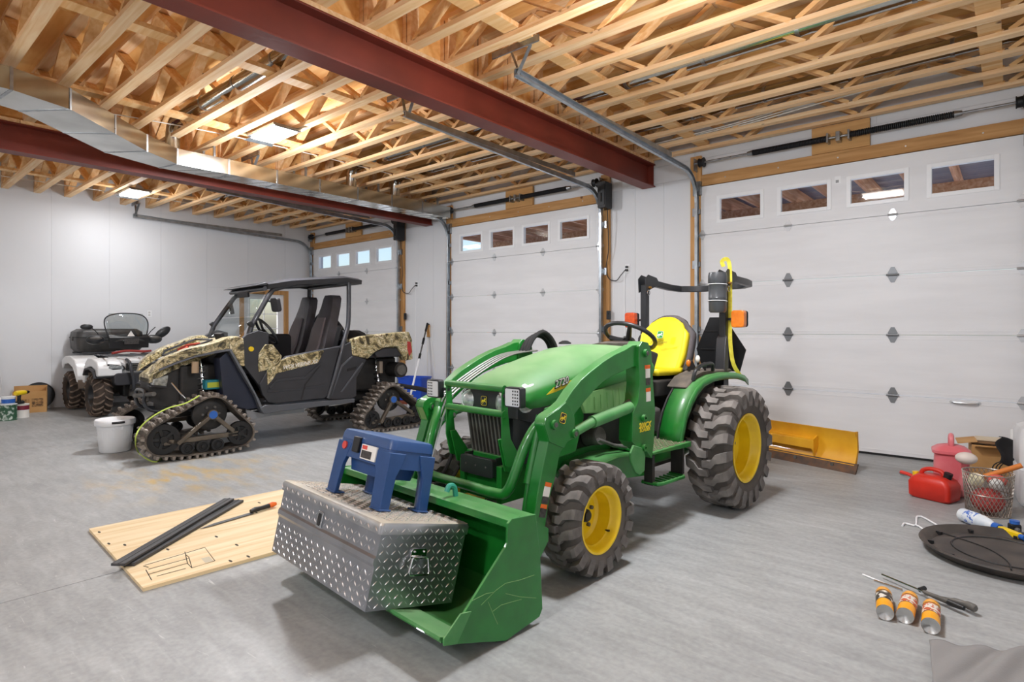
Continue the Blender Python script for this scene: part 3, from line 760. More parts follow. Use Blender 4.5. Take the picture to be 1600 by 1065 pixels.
# wheels
WB = 1.69; RR, FR = .44, .296
for s in (-1, 1):
    tyre(tractor, 'rear_tire', (0, s*.548, RR), RR, .29, .235, 20, m_tire, m_tirew, .032, s)
    o = s; yc = s*.548
    rim = TP('rear_rim', M().lathe([(.25, o*.118), (.25, o*.128), (.236, o*.128), (.222, o*.112), (.214, o*.075), (.2, o*.062), (.196, o*-.02), (.17, o*-.035), (.09, o*-.03), (.03, o*-.03), (.03, o*-.06), (.215, o*-.06), (.25, o*-.118), (.245, o*-.118)], (0, yc, RR), 'y', 48, cap=False), m_yel)
    P('hub', M().cyl((0, yc-o*.04, RR), (0, yc+o*.0, RR), .07, .06, 20), m_yel, rim)
    for k in range(6):
        a = 2*PI*k/6; P('wheel_bolt', M().cyl((.105*math.cos(a), yc-o*.034, RR+.105*math.sin(a)), (.105*math.cos(a), yc-o*.012, RR+.105*math.sin(a)), .013, n=6), m_grey, rim)
    tyre(tractor, 'front_tire', (WB, s*.502, FR), FR, .215, .168, 18, m_tire, m_tirew, .026, s)
    yc = s*.502
    rim = TP('front_rim', M().lathe([(.178, o*.083), (.178, o*.092), (.168, o*.092), (.156, o*.078), (.15, o*.05), (.14, o*.042), (.136, o*-.03), (.12, o*-.045), (.05, o*-.04), (.02, o*-.04), (.02, o*-.06), (.15, o*-.06), (.178, o*-.083), (.17, o*-.083)], (WB, yc, FR), 'y', 44, cap=False), m_yel)
    P('hub', M().cyl((WB, yc-o*.045, FR), (WB, yc-o*.008, FR), .038, .034, 18).cyl((WB, yc-o*.01, FR), (WB, yc+o*.002, FR), .026, n=16), m_dark, rim)
    for k in range(5):
        a = 2*PI*k/5+.3; P('wheel_bolt', M().cyl((WB+.078*math.cos(a), yc-o*.043, FR+.078*math.sin(a)), (WB+.078*math.cos(a), yc-o*.026, FR+.078*math.sin(a)), .011, n=6), m_grey, rim)
    P('valve_cap', M().cyl((WB-.11*s, yc+o*.03, FR-.095), (WB-.108*s, yc+o*.06, FR-.09), .006, n=8), m_dark, rim)
TP('front_axle', M().tube([(WB, -.42, FR), (WB, -.3, FR+.03), (WB, -.12, FR+.07), (WB, .12, FR+.07), (WB, .3, FR+.03), (WB, .42, FR)], [.055, .05, .06, .06, .05, .055], 10), m_dark)
TP('rear_axle_housing', M().tube([(0, -.42, RR), (0, -.25, RR), (0, -.16, RR), (0, .16, RR), (0, .25, RR), (0, .42, RR)], [.06, .07, .14, .14, .07, .06], 14), m_green)
TP('transmission', M().bb(-.22, .72, -.16, .16, .30, .66), m_green, bevel=.03)
TP('engine_block', M().bb(.75, 1.62, -.15, .15, .42, .80), m_dark, bevel=.02)
TP('front_frame', M().bb(1.0, 2.02, -.17, -.13, .36, .56).bb(1.0, 2.02, .13, .17, .36, .56).bb(1.9, 2.0, -.13, .13, .36, .56), m_green, bevel=.004)
TP('belly_pan', M().bb(-.1, 1.2, -.13, .13, .27, .31), m_dark, bevel=.01)

# hood
def hood_ring(x, hw, zt, zs, zb):
    """open at the bottom; returns ring points from left bottom over the top to right bottom"""
    pts = [(hw*1.0, zb), (hw*1.03, zb+(zs-zb)*.45), (hw*.99, zs-.012), (hw*.93, zs+.012), (hw*.72, zs+(zt-zs)*.62), (hw*.4, zt-.006), (0, zt)]
    pts = pts+[(-y, z) for y, z in pts[-2::-1]]
    return [V((x, y, z)) for y, z in pts]
hr = [(.70, .315, 1.165, 1.075, 1.0), (.80, .315, 1.19, 1.09, .985), (1.05, .308, 1.2, 1.085, .965), (1.3, .297, 1.178, 1.055, .94), (1.55, .283, 1.13, 1.015, .905), (1.75, .27, 1.085, .98, .875), (1.88, .255, 1.045, .955, .865), (1.945, .235, 1.012, .94, .90), (1.965, .21, .995, .935, .915)]
hm = M(); rings = [hood_ring(*h) for h in hr]; hm.loft(rings, caps=False)
hm.f = [f for i, f in enumerate(hm.f) if i % 13 != 12]        # drop the underside strip
hm.add(rings[-1], [tuple(range(13))])
hood = TP('hood', hm, dusty('dusty_hood_green', '227c2d', '83a274', .4, .85, 3.2, .15, '1e7028', edge=(.45, .95)), None, 50)
# side panels under the hood
for s in (-1, 1):
    sp = [(.72, .99), (1.05, .965), (1.35, .93), (1.5, .905), (1.44, .80), (1.2, .78), (.98, .77), (.80, .80)]
    TP('side_panel', M().prism(sp, s*.272, s*.296, 'y'), m_pale, bevel=.006)
    rb = [(.8+.07*k, .985-.012*k) for k in range(9)]
    for k in range(9):
        x = .82+.066*k; P('panel_rib', M().bar((x, s*.297, .815), (x+.008, s*.297, .965-.009*k), .008, .004, (1, 0, 0)), m_pale, tractor, None)
    TP('lower_shroud', M().prism([(1.44, .90), (1.78, .865), (1.82, .62), (1.72, .56), (1.5, .58), (1.42, .78)], s*.215, s*.275, 'y'), m_green, bevel=.012)
# nose: bezel, lamps, grille
TP('nose_bezel', M().loft([[V((x, s*y, z)) for s, y, z in ((1, w, zb), (1, w, zm), (1, w*.8, zt), (-1, w*.8, zt), (-1, w, zm), (-1, w, zb))] for x, w, zb, zm, zt in ((1.70, .268, .78, .89, .97), (1.86, .258, .79, .91, .965), (1.95, .225, .815, .94, .972), (1.985, .17, .825, .94, .965))]), m_blk, None, 30)
TP('nose_lower', M().loft([[V((x, y, z)) for y, z in ((w, .56), (w, .815), (-w, .815), (-w, .56))] for x, w in ((1.66, .245), (1.84, .235), (1.915, .18), (1.925, .165))]), m_blk, None, 30)
for s in (-1, 1):
    lm = M().ball((0, 0, 0), (.02, .07, .056), 20, 10).xf(Matrix.Translation((1.972, s*.107, .895)) @ Matrix.Rotation(s*-.45, 4, 'Z'))
    hl = TP('headlight', lm, m_lens)
    P('headlight_rim', M().tube([V((.004, .072*math.cos(2*PI*k/24), .058*math.sin(2*PI*k/24))) for k in range(24)], .006, 6, True).xf(Matrix.Translation((1.970, s*.107, .895)) @ Matrix.Rotation(s*-.45, 4, 'Z')), m_led, hl)
    P('side_lens', M().ball((0, 0, 0), (.055, .014, .042), 16, 8).xf(Matrix.Translation((1.895, s*.236, .88)) @ Matrix.Rotation(s*-.3, 4, 'Z')), m_lens, hl)
deer(tractor, (1.987, 0, .90), (0, 1, 0), (0, 0, 1), .05, m_blk, m_ydecal)
for k in range(10):
    y = -.135+.03*k
    TP('grille_slat', M().bar((1.975-.0008*abs(y), y, .825), (1.935-.0008*abs(y), y, .60), .012, .03, (1, 0, 0)), m_grey, None)
TP('grille_sill', M().bb(1.86, 1.96, -.18, .18, .545, .60), m_green, bevel=.006)
# brush guard, work lights
gx = 2.05
for s in (-1, 1):
    TP('guard_plate', M().prism([(gx-.012, 1.0), (gx+.022, 1.0), (gx+.026, .70), (gx-.005, .58), (gx-.09, .55), (gx-.12, .60), (gx-.04, .72), (gx-.02, .86)], s*.222, s*.232, 'y'), m_green, bevel=.003)
    TP('guard_bracket', M().prism([(gx-.02, .72), (gx+.02, .72), (gx-.03, .54), (gx-.15, .50), (gx-.14, .56)], s*.19, s*.2, 'y'), m_green, bevel=.003)
    wl = TP('work_light', M().prism(rrect(.115, .105, .012, 3, s*.325, .953), gx+.005, gx+.045, 'x'), m_blk, None, bevel=.003)
    P('light_face', M().prism(rrect(.099, .089, .008, 3, s*.325, .953), gx+.0452, gx+.047, 'x'), m_led, wl, None)
    for i in range(3):
        for j in range(5):
            yy = s*.325+s*(.006+.016*i)*1.0; P('led_chip', M().box((gx+.048, yy, .92+.0165*j), (.002, .007, .008)), m_dark, wl, None)
    P('light_bracket', M().bb(gx+.0, gx+.02, min(s*.22, s*.3), max(s*.22, s*.3), .945, .96), m_blk, wl, None)
for z in (.988, .855): TP('guard_bar', M().cyl((gx+.01, -.235, z), (gx+.01, .235, z), .019, n=14), m_green)
TP('battery_box', M().prism(rrect(.262, .10, .014, 3, .0, .545), 2.02, 2.05, 'x').bb(1.95, 2.02, -.13, -.12, .5, .6).bb(1.95, 2.02, .12, .13, .5, .6), m_blk, None, bevel=.003)
for y in (-.08, 0, .08): TP('box_bolt', M().cyl((2.05, y, .55), (2.054, y, .55), .005, n=8), m_grey)
# loader cross tube
ct = [(1.90, .50, .86), (1.955, .45, .85), (2.0, .40, .80), (2.06, .375, .70), (2.115, .355, .56), (2.135, .33, .49), (2.14, .27, .462), (2.14, 0, .462)]
ct = ct+[(x, -y, z) for x, y, z in ct[-2::-1]]
TP('cross_tube', M().tube(spline(ct, 5), .0265, 14), m_green)

# loader arms, both sides
def mir(fn):
    for s in (1, -1): fn(s)
upper = tx([(1004,537),(990,539),(977.5,546.5),(962,553.5),(944.5,564.5),(926,579),(910,593),(896,610),(884.5,627.5),(872,639),(858,648)], .52)
lowedge = tx([(897,650),(905,640),(916,626),(930,610),(944,597),(960,587),(977,579),(995,572),(1003,566)], .52)
elbow = tx([(852,656),(850,665),(854,676),(858,690),(848,737),(842,770),(836,806),(842,832),(852,832),(860,780),(869,747),(877,707),(886,692),(896,686),(902,677),(899,662)], .52)
poly = upper+elbow+lowedge
def arm(s):
    a = TP('loader_arm', M().prism(poly, s*.45, s*.515, 'y'), m_green, bevel=.006)
    ep = tx([(897,650),(899,680),(886,690),(880,700),(858,690),(850,664),(853,652),(872,639),(884,628),(891,637)], .52)
    P('elbow_plate', M().prism(ep, s*.515, s*.523, 'y'), m_green, a, bevel=.002)
    pts = {}
    for (u, v) in ((865, 663), (896.5, 677), (1011.5, 551.5)):
        q = TF.Y(u, v, .55 if u > 1000 else .52); pts[u] = q
        b_ = P('pivot_boss', M().cyl((q.x, s*.44, q.z), (q.x, s*(.552 if u > 1000 else .537), q.z), .024, n=20), m_green, a)
        P('pivot_pin', M().cyl((q.x, s*.43, q.z), (q.x, s*(.556 if u > 1000 else .54), q.z), .0125, n=14), m_grey, a)
    # bucket cylinder on the front of the lower boom
    q0, q1 = TF.Y(852, 650, .44), TF.Y(824, 800, .44)
    bc = TP('bucket_cylinder', M().cyl((q0.x, s*.415, q0.z), (q0.x+(q1.x-q0.x)*.72, s*.415, q0.z+(q1.z-q0.z)*.72), .029, n=16), m_green)
    P('piston_rod', M().cyl((q0.x+(q1.x-q0.x)*.72, s*.415, q0.z+(q1.z-q0.z)*.72), (q1.x, s*.415, q1.z-.05), .017, n=12), m_green, bc)
    # lift cylinder
    c0, c1, c2 = TF.Y(897, 675, .5), TF.Y(925, 659, .5), TF.Y(984, 636, .5)
    lc = TP('lift_cylinder', M().cyl((c1.x, s*.50, c1.z), (c2.x, s*.50, c2.z), .034, n=18), m_gdusty)
    P('piston_rod', M().cyl((c0.x, s*.50, c0.z), (c1.x, s*.50, c1.z), .026, n=14), m_gdusty, lc)
    P('rod_eye', M().cyl((c2.x, s*.47, c2.z), (c2.x-.05, s*.47, c2.z+.02), .026, n=12), m_grey, lc)
    # mast
    mp = tx([(999,541),(1004,533),(1013,535),(1018,548),(1021,600),(1024,640),(1022,690),(1019,716),(1010,704),(996,700),(988,690),(989,645),(997,628),(1000,600),(998,560)], .535)
    mt = TP('loader_mast', M().prism(mp, s*.44, s*.535, 'y'), m_green, bevel=.004)
    bp = tx([(990,695),(1005,700),(1008,712),(1007,735),(1000,742),(993,738),(986,722),(985,708)], .54)
    P('mount_plate', M().prism(bp, s*.528, s*.543, 'y'), m_gdusty, mt, bevel=.005)
    for (u, v) in ((1006, 653), (1006, 699)):
        q = TF.Y(u, v, .54); pn = M().lathe([(.009, s*.44), (.009, s*.555), (.021, s*.555), (.021, s*.44)], (q.x, 0, q.z), 'y', 16); P('mount_pin', pn, m_green, mt)
    TP('mount_rail', M().prism([(.86, .35), (1.5, .42), (1.54, .46), (1.5, .51), (1.25, .53), (.86, .50)], s*.17, s*.40, 'y'), m_green, bevel=.008)
    # stickers
    if s > 0:
        for (u, v, w, h, mt_) in ((1012, 573, .06, .022, m_orange), (1012.5, 583, .05, .055, m_labelw), (1013, 596, .05, .04, m_labelb), (1013, 609, .05, .022, m_orange), (1013.5, 619, .05, .06, m_labelw)):
            q = TF.Y(u, v, .537); sticker(mt, (q.x, .5355, q.z), (-1, 0, 0), (.02, 0, 1), w, h, mt_)
        q = TF.Y(1008, 664, .537); text('200CX', .045, m_ydecal, mt, basis((q.x, .536, q.z), (-1, 0, .0), (0, 0, 1)), shear=.2, bold=.0015)
        q = TF.Y(1008, 671, .537); text('LOADER', .03, m_ydecal, mt, basis((q.x, .536, q.z), (-1, 0, .0), (0, 0, 1)), shear=.2, bold=.001)
        d = V((TF.Y(842,770,.52)-TF.Y(858,690,.52)).to_tuple()).normalized(); up = V((-d.x, 0, -d.z)); rt_ = V((-up.z, 0, up.x))
        for (u, v, h, mt_) in ((857, 757, .022, m_orange), (854.5, 768, .05, m_labelw), (852, 781, .035, m_labelb), (850, 791, .02, m_orange), (848.5, 801, .045, m_labelb)):
            q = TF.Y(u, v, .517); sticker(a, (q.x, .5155, q.z), rt_, up, .048, h, mt_)
        q = TF.Y(879.5, 653, .523); deer(a, (q.x, .5232, q.z), (-1, 0, -.35), (-.35, 0, 1), .05, m_blk, m_ydecal)
mir(arm)
# hydraulic lines down the right arm and the hose loop
for k in range(4):
    y = -.44+.032*k
    TP('hydraulic_line', M().tube(spline([(1.15, y, 1.15), (1.4, y, 1.13), (1.62, y, 1.06), (1.9, y, .92), (1.98, y, .82), (2.06, y, .62), (2.12, y, .45)], 5), .006, 6), m_hose)
TP('line_clamp', M().box((2.0, -.40, .76), (.012, .12, .02)), m_hose, None)
TP('line_clamp', M().box((1.93, -.40, .895), (.012, .12, .02)), m_hose, None)
for k in range(3):
    TP('hydraulic_hose', M().tube(spline([(1.24, -.42+.03*k, 1.14), (1.17, -.42+.03*k, 1.22+.01*k), (1.06, -.42+.03*k, 1.255+.012*k), (.95, -.42+.03*k, 1.2), (.92, -.4+.03*k, 1.05), (.95, -.36+.03*k, .8)], 6), .016, 8), m_rubber)
TP('hydraulic_hose', M().tube(spline([(2.12, -.38, .46), (2.1, -.3, .42), (2.05, -.25, .5), (2.0, -.24, .62)], 6), .011, 8), m_rubber)
TP('hydraulic_hose', M().tube(spline([(2.12, -.35, .45), (2.14, -.25, .38), (2.08, -.2, .42), (2.0, -.2, .5)], 6), .011, 8), m_rubber)

# bucket
BY = .67
prof_side = [(2.315, .49), (2.465, .505), (2.49, .49), (2.495, .41), (2.505, .395), (2.80, .145), (2.835, .13), (2.83, .115), (2.50, .005), (2.29, .03), (2.27, .06), (2.285, .3)]
bucket = TP('bucket', M().prism([(2.31, .485), (2.46, .497), (2.462, .478), (2.335, .47), (2.30, .30), (2.31, .12), (2.36, .055), (2.46, .032), (2.55, .032), (2.83, .132), (2.838, .122), (2.545, .014), (2.45, .012), (2.33, .035), (2.285, .10), (2.275, .3)], -BY, BY, 'y'), m_green, None, 30)
for s in (-1, 1): P('bucket_side', M().prism(prof_side, s*(BY-.0), s*(BY+.012), 'y'), m_green, bucket, None, bevel=.003)
P('top_rail', M().prism([(2.455, .5), (2.475, .497), (2.475, .462), (2.40, .458), (2.40, .5)], -BY, BY, 'y'), m_green, bucket, None, bevel=.003)
P('cutting_edge', M().prism([(2.70, .095), (2.845, .148), (2.85, .138), (2.705, .082)], -BY-.004, BY+.004, 'y'), m_gdusty, bucket, None)
for s in (-1, 1): P('wear_plate', M().prism([(2.70, .20), (2.755, .21), (2.84, .145), (2.84, .118), (2.775, .10)], s*(BY+.012), s*(BY+.02), 'y'), m_gdusty, bucket, None, bevel=.002)
for y in (-.2, .02, .24): P('chain_hook', M().tube(spline([(2.40, y, .5), (2.41, y, .545), (2.44, y, .555), (2.455, y, .53)], 4), .013, 8), mk('teal_paint_%d' % int(y*100), '2d8e7a', .45), bucket)
for s in (-1, 1):
    for dy in (-.05, .05): P('pivot_ear', M().prism([(2.30, .42), (2.27, .40), (2.14, .38), (2.06, .33), (2.06, .27), (2.16, .16), (2.27, .10), (2.29, .2)], s*.48+dy-.006, s*.48+dy+.006, 'y'), m_green, bucket, None)
P('loose_strap', M().box((2.56, .60, .10), (.05, .05, .13), (0, .3, .2)), mk('muddy_rubber', '4a3a2e', .8), bucket, bevel=.01)
scr = mk('scratch', '6f9c5c', .6)
for pts in ([(752,945),(775,922),(790,911),(812,906),(835,898)], [(770,955),(783,945),(800,940),(815,936)], [(763,940),(770,957),(778,975)], [(790,927),(812,932),(838,934)], [(738,938),(760,927),(772,925)]):
    q = [TF.Y(u, v, BY+.013) for u, v in pts]; P('scratch', M().tube([(p.x, BY+.0122, p.z) for p in q], .0013, 4), scr, bucket)

# platform, steps, fenders
for s in (-1, 1):
    TP('platform', M().prism([(.52, .50), (1.02, .52), (1.02, .535), (.52, .535)], s*.18, s*.50, 'y'), m_green, bevel=.004)
    mat_g = M()
    for i in range(12):
        for j in range(10): mat_g.box((.56+.038*i, s*(.22+.028*j), .538), (.026, .008, .006), (0, 0, .6 if (i+j) % 2 else -.6))
    tag(TP('grip_grating', mat_g, mk('grip_metal_%d' % s, 'a08d80', .6, .4), None), kind='stuff')
    TP('step_hanger', M().bb(.60, .62, s*.40, s*.49, .33, .50), m_dark, None); TP('step_hanger', M().bb(.93, .96, s*.40, s*.46, .31, .50), m_dark, None)
    st = TP('step', M().tube([(.60, s*.38, .315), (.61, s*.49, .315), (.64, s*.505, .315), (.92, s*.505, .322), (.95, s*.49, .322), (.95, s*.38, .322)], .012, 8), m_green)
    for i in range(6): P('step_rung', M().cyl((.65+.05*i, s*.39, .318), (.67+.05*i, s*.5, .318), .007, n=6), m_green, st)
    # fender: front apron, arch and top
    arch = [(.62, .50), (.60, .60), (.545, .72), (.47, .81), (.38, .885), (.27, .935), (.12, .96), (-.1, .965), (-.3, .955), (-.46, .925), (-.53, .89)]
    ring_o = [V((x, s*.462, z)) for x, z in arch]; ring_i = [V((x*.98-.004, s*.30, z)) for x, z in arch]
    fm = M(); n = len(arch); fm.add(ring_o+ring_i, [(i, i+1, n+i+1, n+i) for i in range(n-1)])
    lip = [V((x*.965, s*.472, z-.045)) for x, z in arch]; fm.add(ring_o+lip, [(i, i+1, n+i+1, n+i) for i in range(n-1)])
    fen = TP('fender', fm, m_green, None, 35, solid=.006)
    P('fender_inner', M().prism(arch+[(-.5, .6), (.0, .42)], s*.285, s*.297, 'y'), m_dark, fen, None)
    P('fender_pad', M().prism([(.40, .885), (.28, .955), (.12, .985), (-.34, .985), (-.4, .96), (.1, .94), (.36, .86)], s*.24, s*.40, 'y'), mk('dusty_black_pad_%d' % s, '4a4541', .85, col2='6b6258', scale=9), fen, 30, bevel=.012)
    P('fender_grip', M().tube(spline([(.30, s*.40, .93), (.28, s*.41, 1.0), (.18, s*.41, 1.035), (.02, s*.41, 1.04), (-.02, s*.40, .985)], 5), .014, 8), m_blk, fen)
# centre console and levers
TP('console', M().prism([(.62, .62), (.60, .98), (.52, 1.13), (.70, 1.17), (.78, 1.12), (.80, .62)], -.26, .26, 'y'), m_blk, bevel=.02)
TP('dash_cowl', M().loft([[V((x, y, z)) for y, z in ((w, zb), (w*.9, zt-.02), (w*.5, zt), (-w*.5, zt), (-w*.9, zt-.02), (-w, zb))] for x, w, zb, zt in ((.50, .17, 1.08, 1.17), (.60, .23, 1.06, 1.215), (.72, .26, 1.08, 1.2))]), mk('dusty_dash', '4b4440', .8, col2='6a615a', scale=8), None, 40)
TP('muffler_cap', M().lathe([(.02, 0), (.045, .002), (.043, .012), (.02, .024), (.0, .026)], (1.02, -.2, 1.195), 'z', 16), m_blk)
wc = V((.50, 0, 1.245)); tilt = Matrix.Translation(wc) @ Matrix.Rotation(-.55, 4, 'Y')
sw = TP('steering_wheel', M().tube([V((.19*math.cos(2*PI*k/32), .19*math.sin(2*PI*k/32), 0)) for k in range(32)], .0165, 10, True).xf(tilt), m_blk)
for k in range(3):
    a = 2*PI*k/3+.5; P('spoke', M().tube([V((0, 0, -.04)), V((.1*math.cos(a), .1*math.sin(a), -.025)), V((.185*math.cos(a), .185*math.sin(a), 0))], [.022, .02, .015], 8).xf(tilt), m_blk, sw)
P('steering_hub', M().lathe([(.0, -.045), (.045, -.04), (.045, -.02), (.0, -.012)], n=16).xf(tilt), m_blk, sw)
P('steering_column', M().cyl(wc+V((.02, 0, -.05)), (.62, 0, 1.08), .025, n=12), m_blk, sw)
# seat
def seat_back(u, v):
    y = (u-.5)*2; hw = .205*(1-.35*max(0, v-.72)/.28) if v > .72 else .205*(.86+.14*min(1, v/.3))
    z = .96+.43*v - .05*max(0, v-.7)*(abs(y)**3)*4
    x = .07-.16*v+.035*y*y
    return (x, y*hw, z)
sb = TP('seat_cover', M().sheet(seat_back, 14, 12), m_seat, None, 60, solid=.05, bevel=0)
def seat_back2(u, v):
    y = (u-.5)*2; p = V(seat_back(u, v)); return (p.x-.05, p.y*1.14, p.z+.025*(v*2-1)-.01)
TP('seat_back', M().sheet(seat_back2, 14, 12), mk('seat_grey', '4a4547', .75, col2='5b5557', scale=8), None, 60, solid=.06)
def seat_pan(u, v): 
    y = (u-.5)*2; return (.09+.36*v, y*(.215-.02*v*v), .955+.025*y*y*(1-v)+.03*v)
TP('seat_cushion', M().sheet(seat_pan, 12, 8), m_seat, None, 60, solid=.05)
TP('seat_base', M().prism(rrect(.46, .44, .06, 4, .25, 0), .80, .93, 'z'), m_dark, None, bevel=.02)
TP('seat_mount', M().bb(.02, .42, -.15, .15, .62, .80), m_dark, None)
for s in (-1, 1): TP('armrest_side', M().prism([(.05, .90), (.12, .99), (.02, 1.07), (-.05, 1.0)], s*.215, s*.255, 'y'), m_dark, None, bevel=.012)
nx = V((.15, 0, -.02)); deer(tractor, (.043, -.01, 1.255), (0, 1, 0), (-.35, 0, 1), .056, mk('seat_green', '2c8c3c', .5), m_labelw)
text('JOHN DEERE', .026, mk('seat_print', '7f7a1c', .6), tractor, basis((.065, -.01, 1.195), (0, 1, 0), (-.35, 0, 1)), shear=.2)
for y, x, h, mt_ in ((.29, .12, .10, m_amber), (.33, .05, .13, m_labelw), (-.3, .15, .12, m_blk), (.36, .0, .08, m_blk)):
    lv = TP('control_lever', M().tube([(x, y, .93), (x+.02, y, .93+h*.6), (x+.03, y, .93+h)], .009, 8), m_dark); P('lever_knob', M().ball((x+.033, y, .945+h), (.017, .017, .028), 10, 8), mt_, lv)
TP('hydrostatic_shell', M().bb(.45, .62, .06, .24, .55, .74), m_grey, None, bevel=.03)
TP('fuel_filter', M().cyl((.70, .22, .58), (.70, .22, .70), .045, n=16), m_labelw)
TP('oil_filter', M().cyl((1.25, .16, .62), (1.25, .27, .64), .055, n=18), m_grey)
TP('brake_rod', M().tube([(1.32, .30, .63), (1.15, .30, .57), (.95, .30, .53)], .012, 8), m_grey)

# roll bar: posts, folded hoop, flashers
PX, PY = -.30, .36
for s in (-1, 1):
    po = TP('roll_bar_post', M().bb(PX-.035, PX+.03, s*PY-.028, s*PY+.028, .80, 1.69), m_blk, None, bevel=.008)
    P('hinge_plate', M().prism([(PX-.06, 1.66), (PX+.04, 1.62), (PX+.05, 1.74), (PX+.0, 1.78), (PX-.14, 1.76), (PX-.2, 1.70)], s*PY+.03, s*PY+.04, 'y'), m_blk, po, bevel=.003)
    P('hinge_plate', M().prism([(PX-.06, 1.66), (PX+.04, 1.62), (PX+.05, 1.74), (PX+.0, 1.78), (PX-.14, 1.76), (PX-.2, 1.70)], s*PY-.04, s*PY-.03, 'y'), m_blk, po, bevel=.003)
    P('lock_pin', M().cyl((PX-.01, s*PY-.06, 1.665), (PX-.01, s*PY+.06, 1.665), .012, n=10), mk('brass_pin_%d' % s, 'a87b3a', .4, .8), po)
    P('pin_ring', M().tube([V((PX+.01+.022*math.cos(2*PI*k/14), s*(PY-.0)+.045, 1.62+.022*math.sin(2*PI*k/14))) for k in range(14)], .003, 5, True), m_chrome, po)
    P('post_brace', M().prism([(PX+.02, .82), (PX+.09, .82), (PX+.05, 1.22), (PX+.02, 1.25)], s*PY-.04, s*PY+.04, 'y'), m_blk, po, bevel=.006)
    fl = TP('flasher', M().prism(rrect(.105, .135, .022, 4, s*.49, 1.38), PX-.01, PX+.045, 'x'), m_amber if s > 0 else m_amberr, None, bevel=.008)
    P('flasher_back', M().prism(rrect(.10, .13, .02, 4, s*.49, 1.38), PX-.04, PX-.01, 'x'), m_rubber, fl); P('flasher_arm', M().bb(PX-.025, PX-.01, min(s*PY, s*.46), max(s*PY, s*.46), 1.37, 1.39), m_blk, fl, None)
hp = [(PX-.1, -PY, 1.715), (-.72, -PY, 1.69), (-.88, -PY+.03, 1.68), (-.97, -PY+.12, 1.68), (-1.0, -PY+.22, 1.68), (-1.0, PY-.22, 1.69), (-.97, PY-.12, 1.69), (-.88, PY-.03, 1.695), (-.72, PY, 1.70), (PX-.1, PY, 1.715)]
TP('folded_hoop', M().tube(hp, .03, 4, flat=(.05, .055)), m_blk, None, 30, bevel=.006)
can = TP('document_canister', M().lathe([(.0, -.01), (.055, -.01), (.066, .005), (.068, .10), (.07, .105), (.068, .11), (.068, .215), (.072, .22), (.072, .28), (.066, .305), (.0, .31)], (PX+.11, PY, 1.44), 'z', 28), mk('grey_canister', '45474a', .35, coat=.2))
for z in (1.52, 1.65): P('zip_tie', M().tube([V((PX+.11+.071*math.cos(2*PI*k/24), PY+.071*math.sin(2*PI*k/24), z+.004*math.cos(2*PI*k/24))) for k in range(24)], .003, 5, True), m_white, can)
m_strap = mk('yellow_webbing', 'ddd24a', .7, col2='c9bb30', scale=30)
TP('tow_strap', M().tube(spline([(PX+.0, PY+.0, 1.80), (PX+.01, PY-.01, 1.84), (PX+.0, PY+.02, 1.86), (PX-.02, PY+.035, 1.83), (PX-.03, PY+.04, 1.72), (PX-.03, PY+.04, 1.4), (PX-.02, PY+.045, 1.2), (PX-.04, PY+.06, 1.03), (PX-.10, PY+.09, .93)], 5), .01, 4, flat=(.005, .03)), m_strap, None)
# slow vehicle emblem seen from behind
sx = -.52; tri = [(.02, 1.13), (.14, 1.40), (.27, 1.40), (.45, 1.13), (.40, .95), (.08, .95)]
sg = TP('safety_emblem', M().prism(tri, sx-.004, sx+.004, 'x'), m_black, None)
P('emblem_rib', M().bb(sx+.004, sx+.01, .06, .42, 1.125, 1.133), m_dark, sg, None); P('emblem_rib', M().bb(sx+.004, sx+.01, .09, .34, 1.28, 1.286), m_dark, sg, None)
TP('rear_hitch_arm', M().bar((-.3, .22, .45), (-.72, .26, .40), .03, .06), m_dark, None); TP('rear_hitch_arm', M().bar((-.3, -.22, .45), (-.72, -.26, .40), .03, .06), m_dark, None)
# hood decals
for s in (1, -1):
    q0, q1, q2, q3 = [TF.Y(u, v, .287) for u, v in ((857, 617), (905, 591), (910, 586), (890, 594))]
    def surf(q): return V((q.x, s*(.296-.052*max(0, q.x-1.25)+.004), q.z))
    P('hood_stripe', M().add([surf(TF.Y(u, v, .287)) for u, v in ((857, 617), (887, 606), (910, 589), (898, 592), (868, 605))], [(0, 1, 2, 3, 4)]), m_ydecal, hood, None, solid=.002)
    a, b = surf(TF.Y(866, 605, .287)), surf(TF.Y(890, 595, .287)); d = (b-a)
    xd = d if s > 0 else -d
    bs = basis((a+b)/2+V((0, s*.004, .008)), xd, V((0, 0, 1))-d*(d.z/d.length_squared))
    text('2720', .058, m_dark, hood, bs, shear=.25, bold=.0035, ext=.002); text('2720', .058, m_labelw, hood, bs @ Matrix.Translation((-.001, .002, .0012)), shear=.25, bold=.0, ext=.0015)
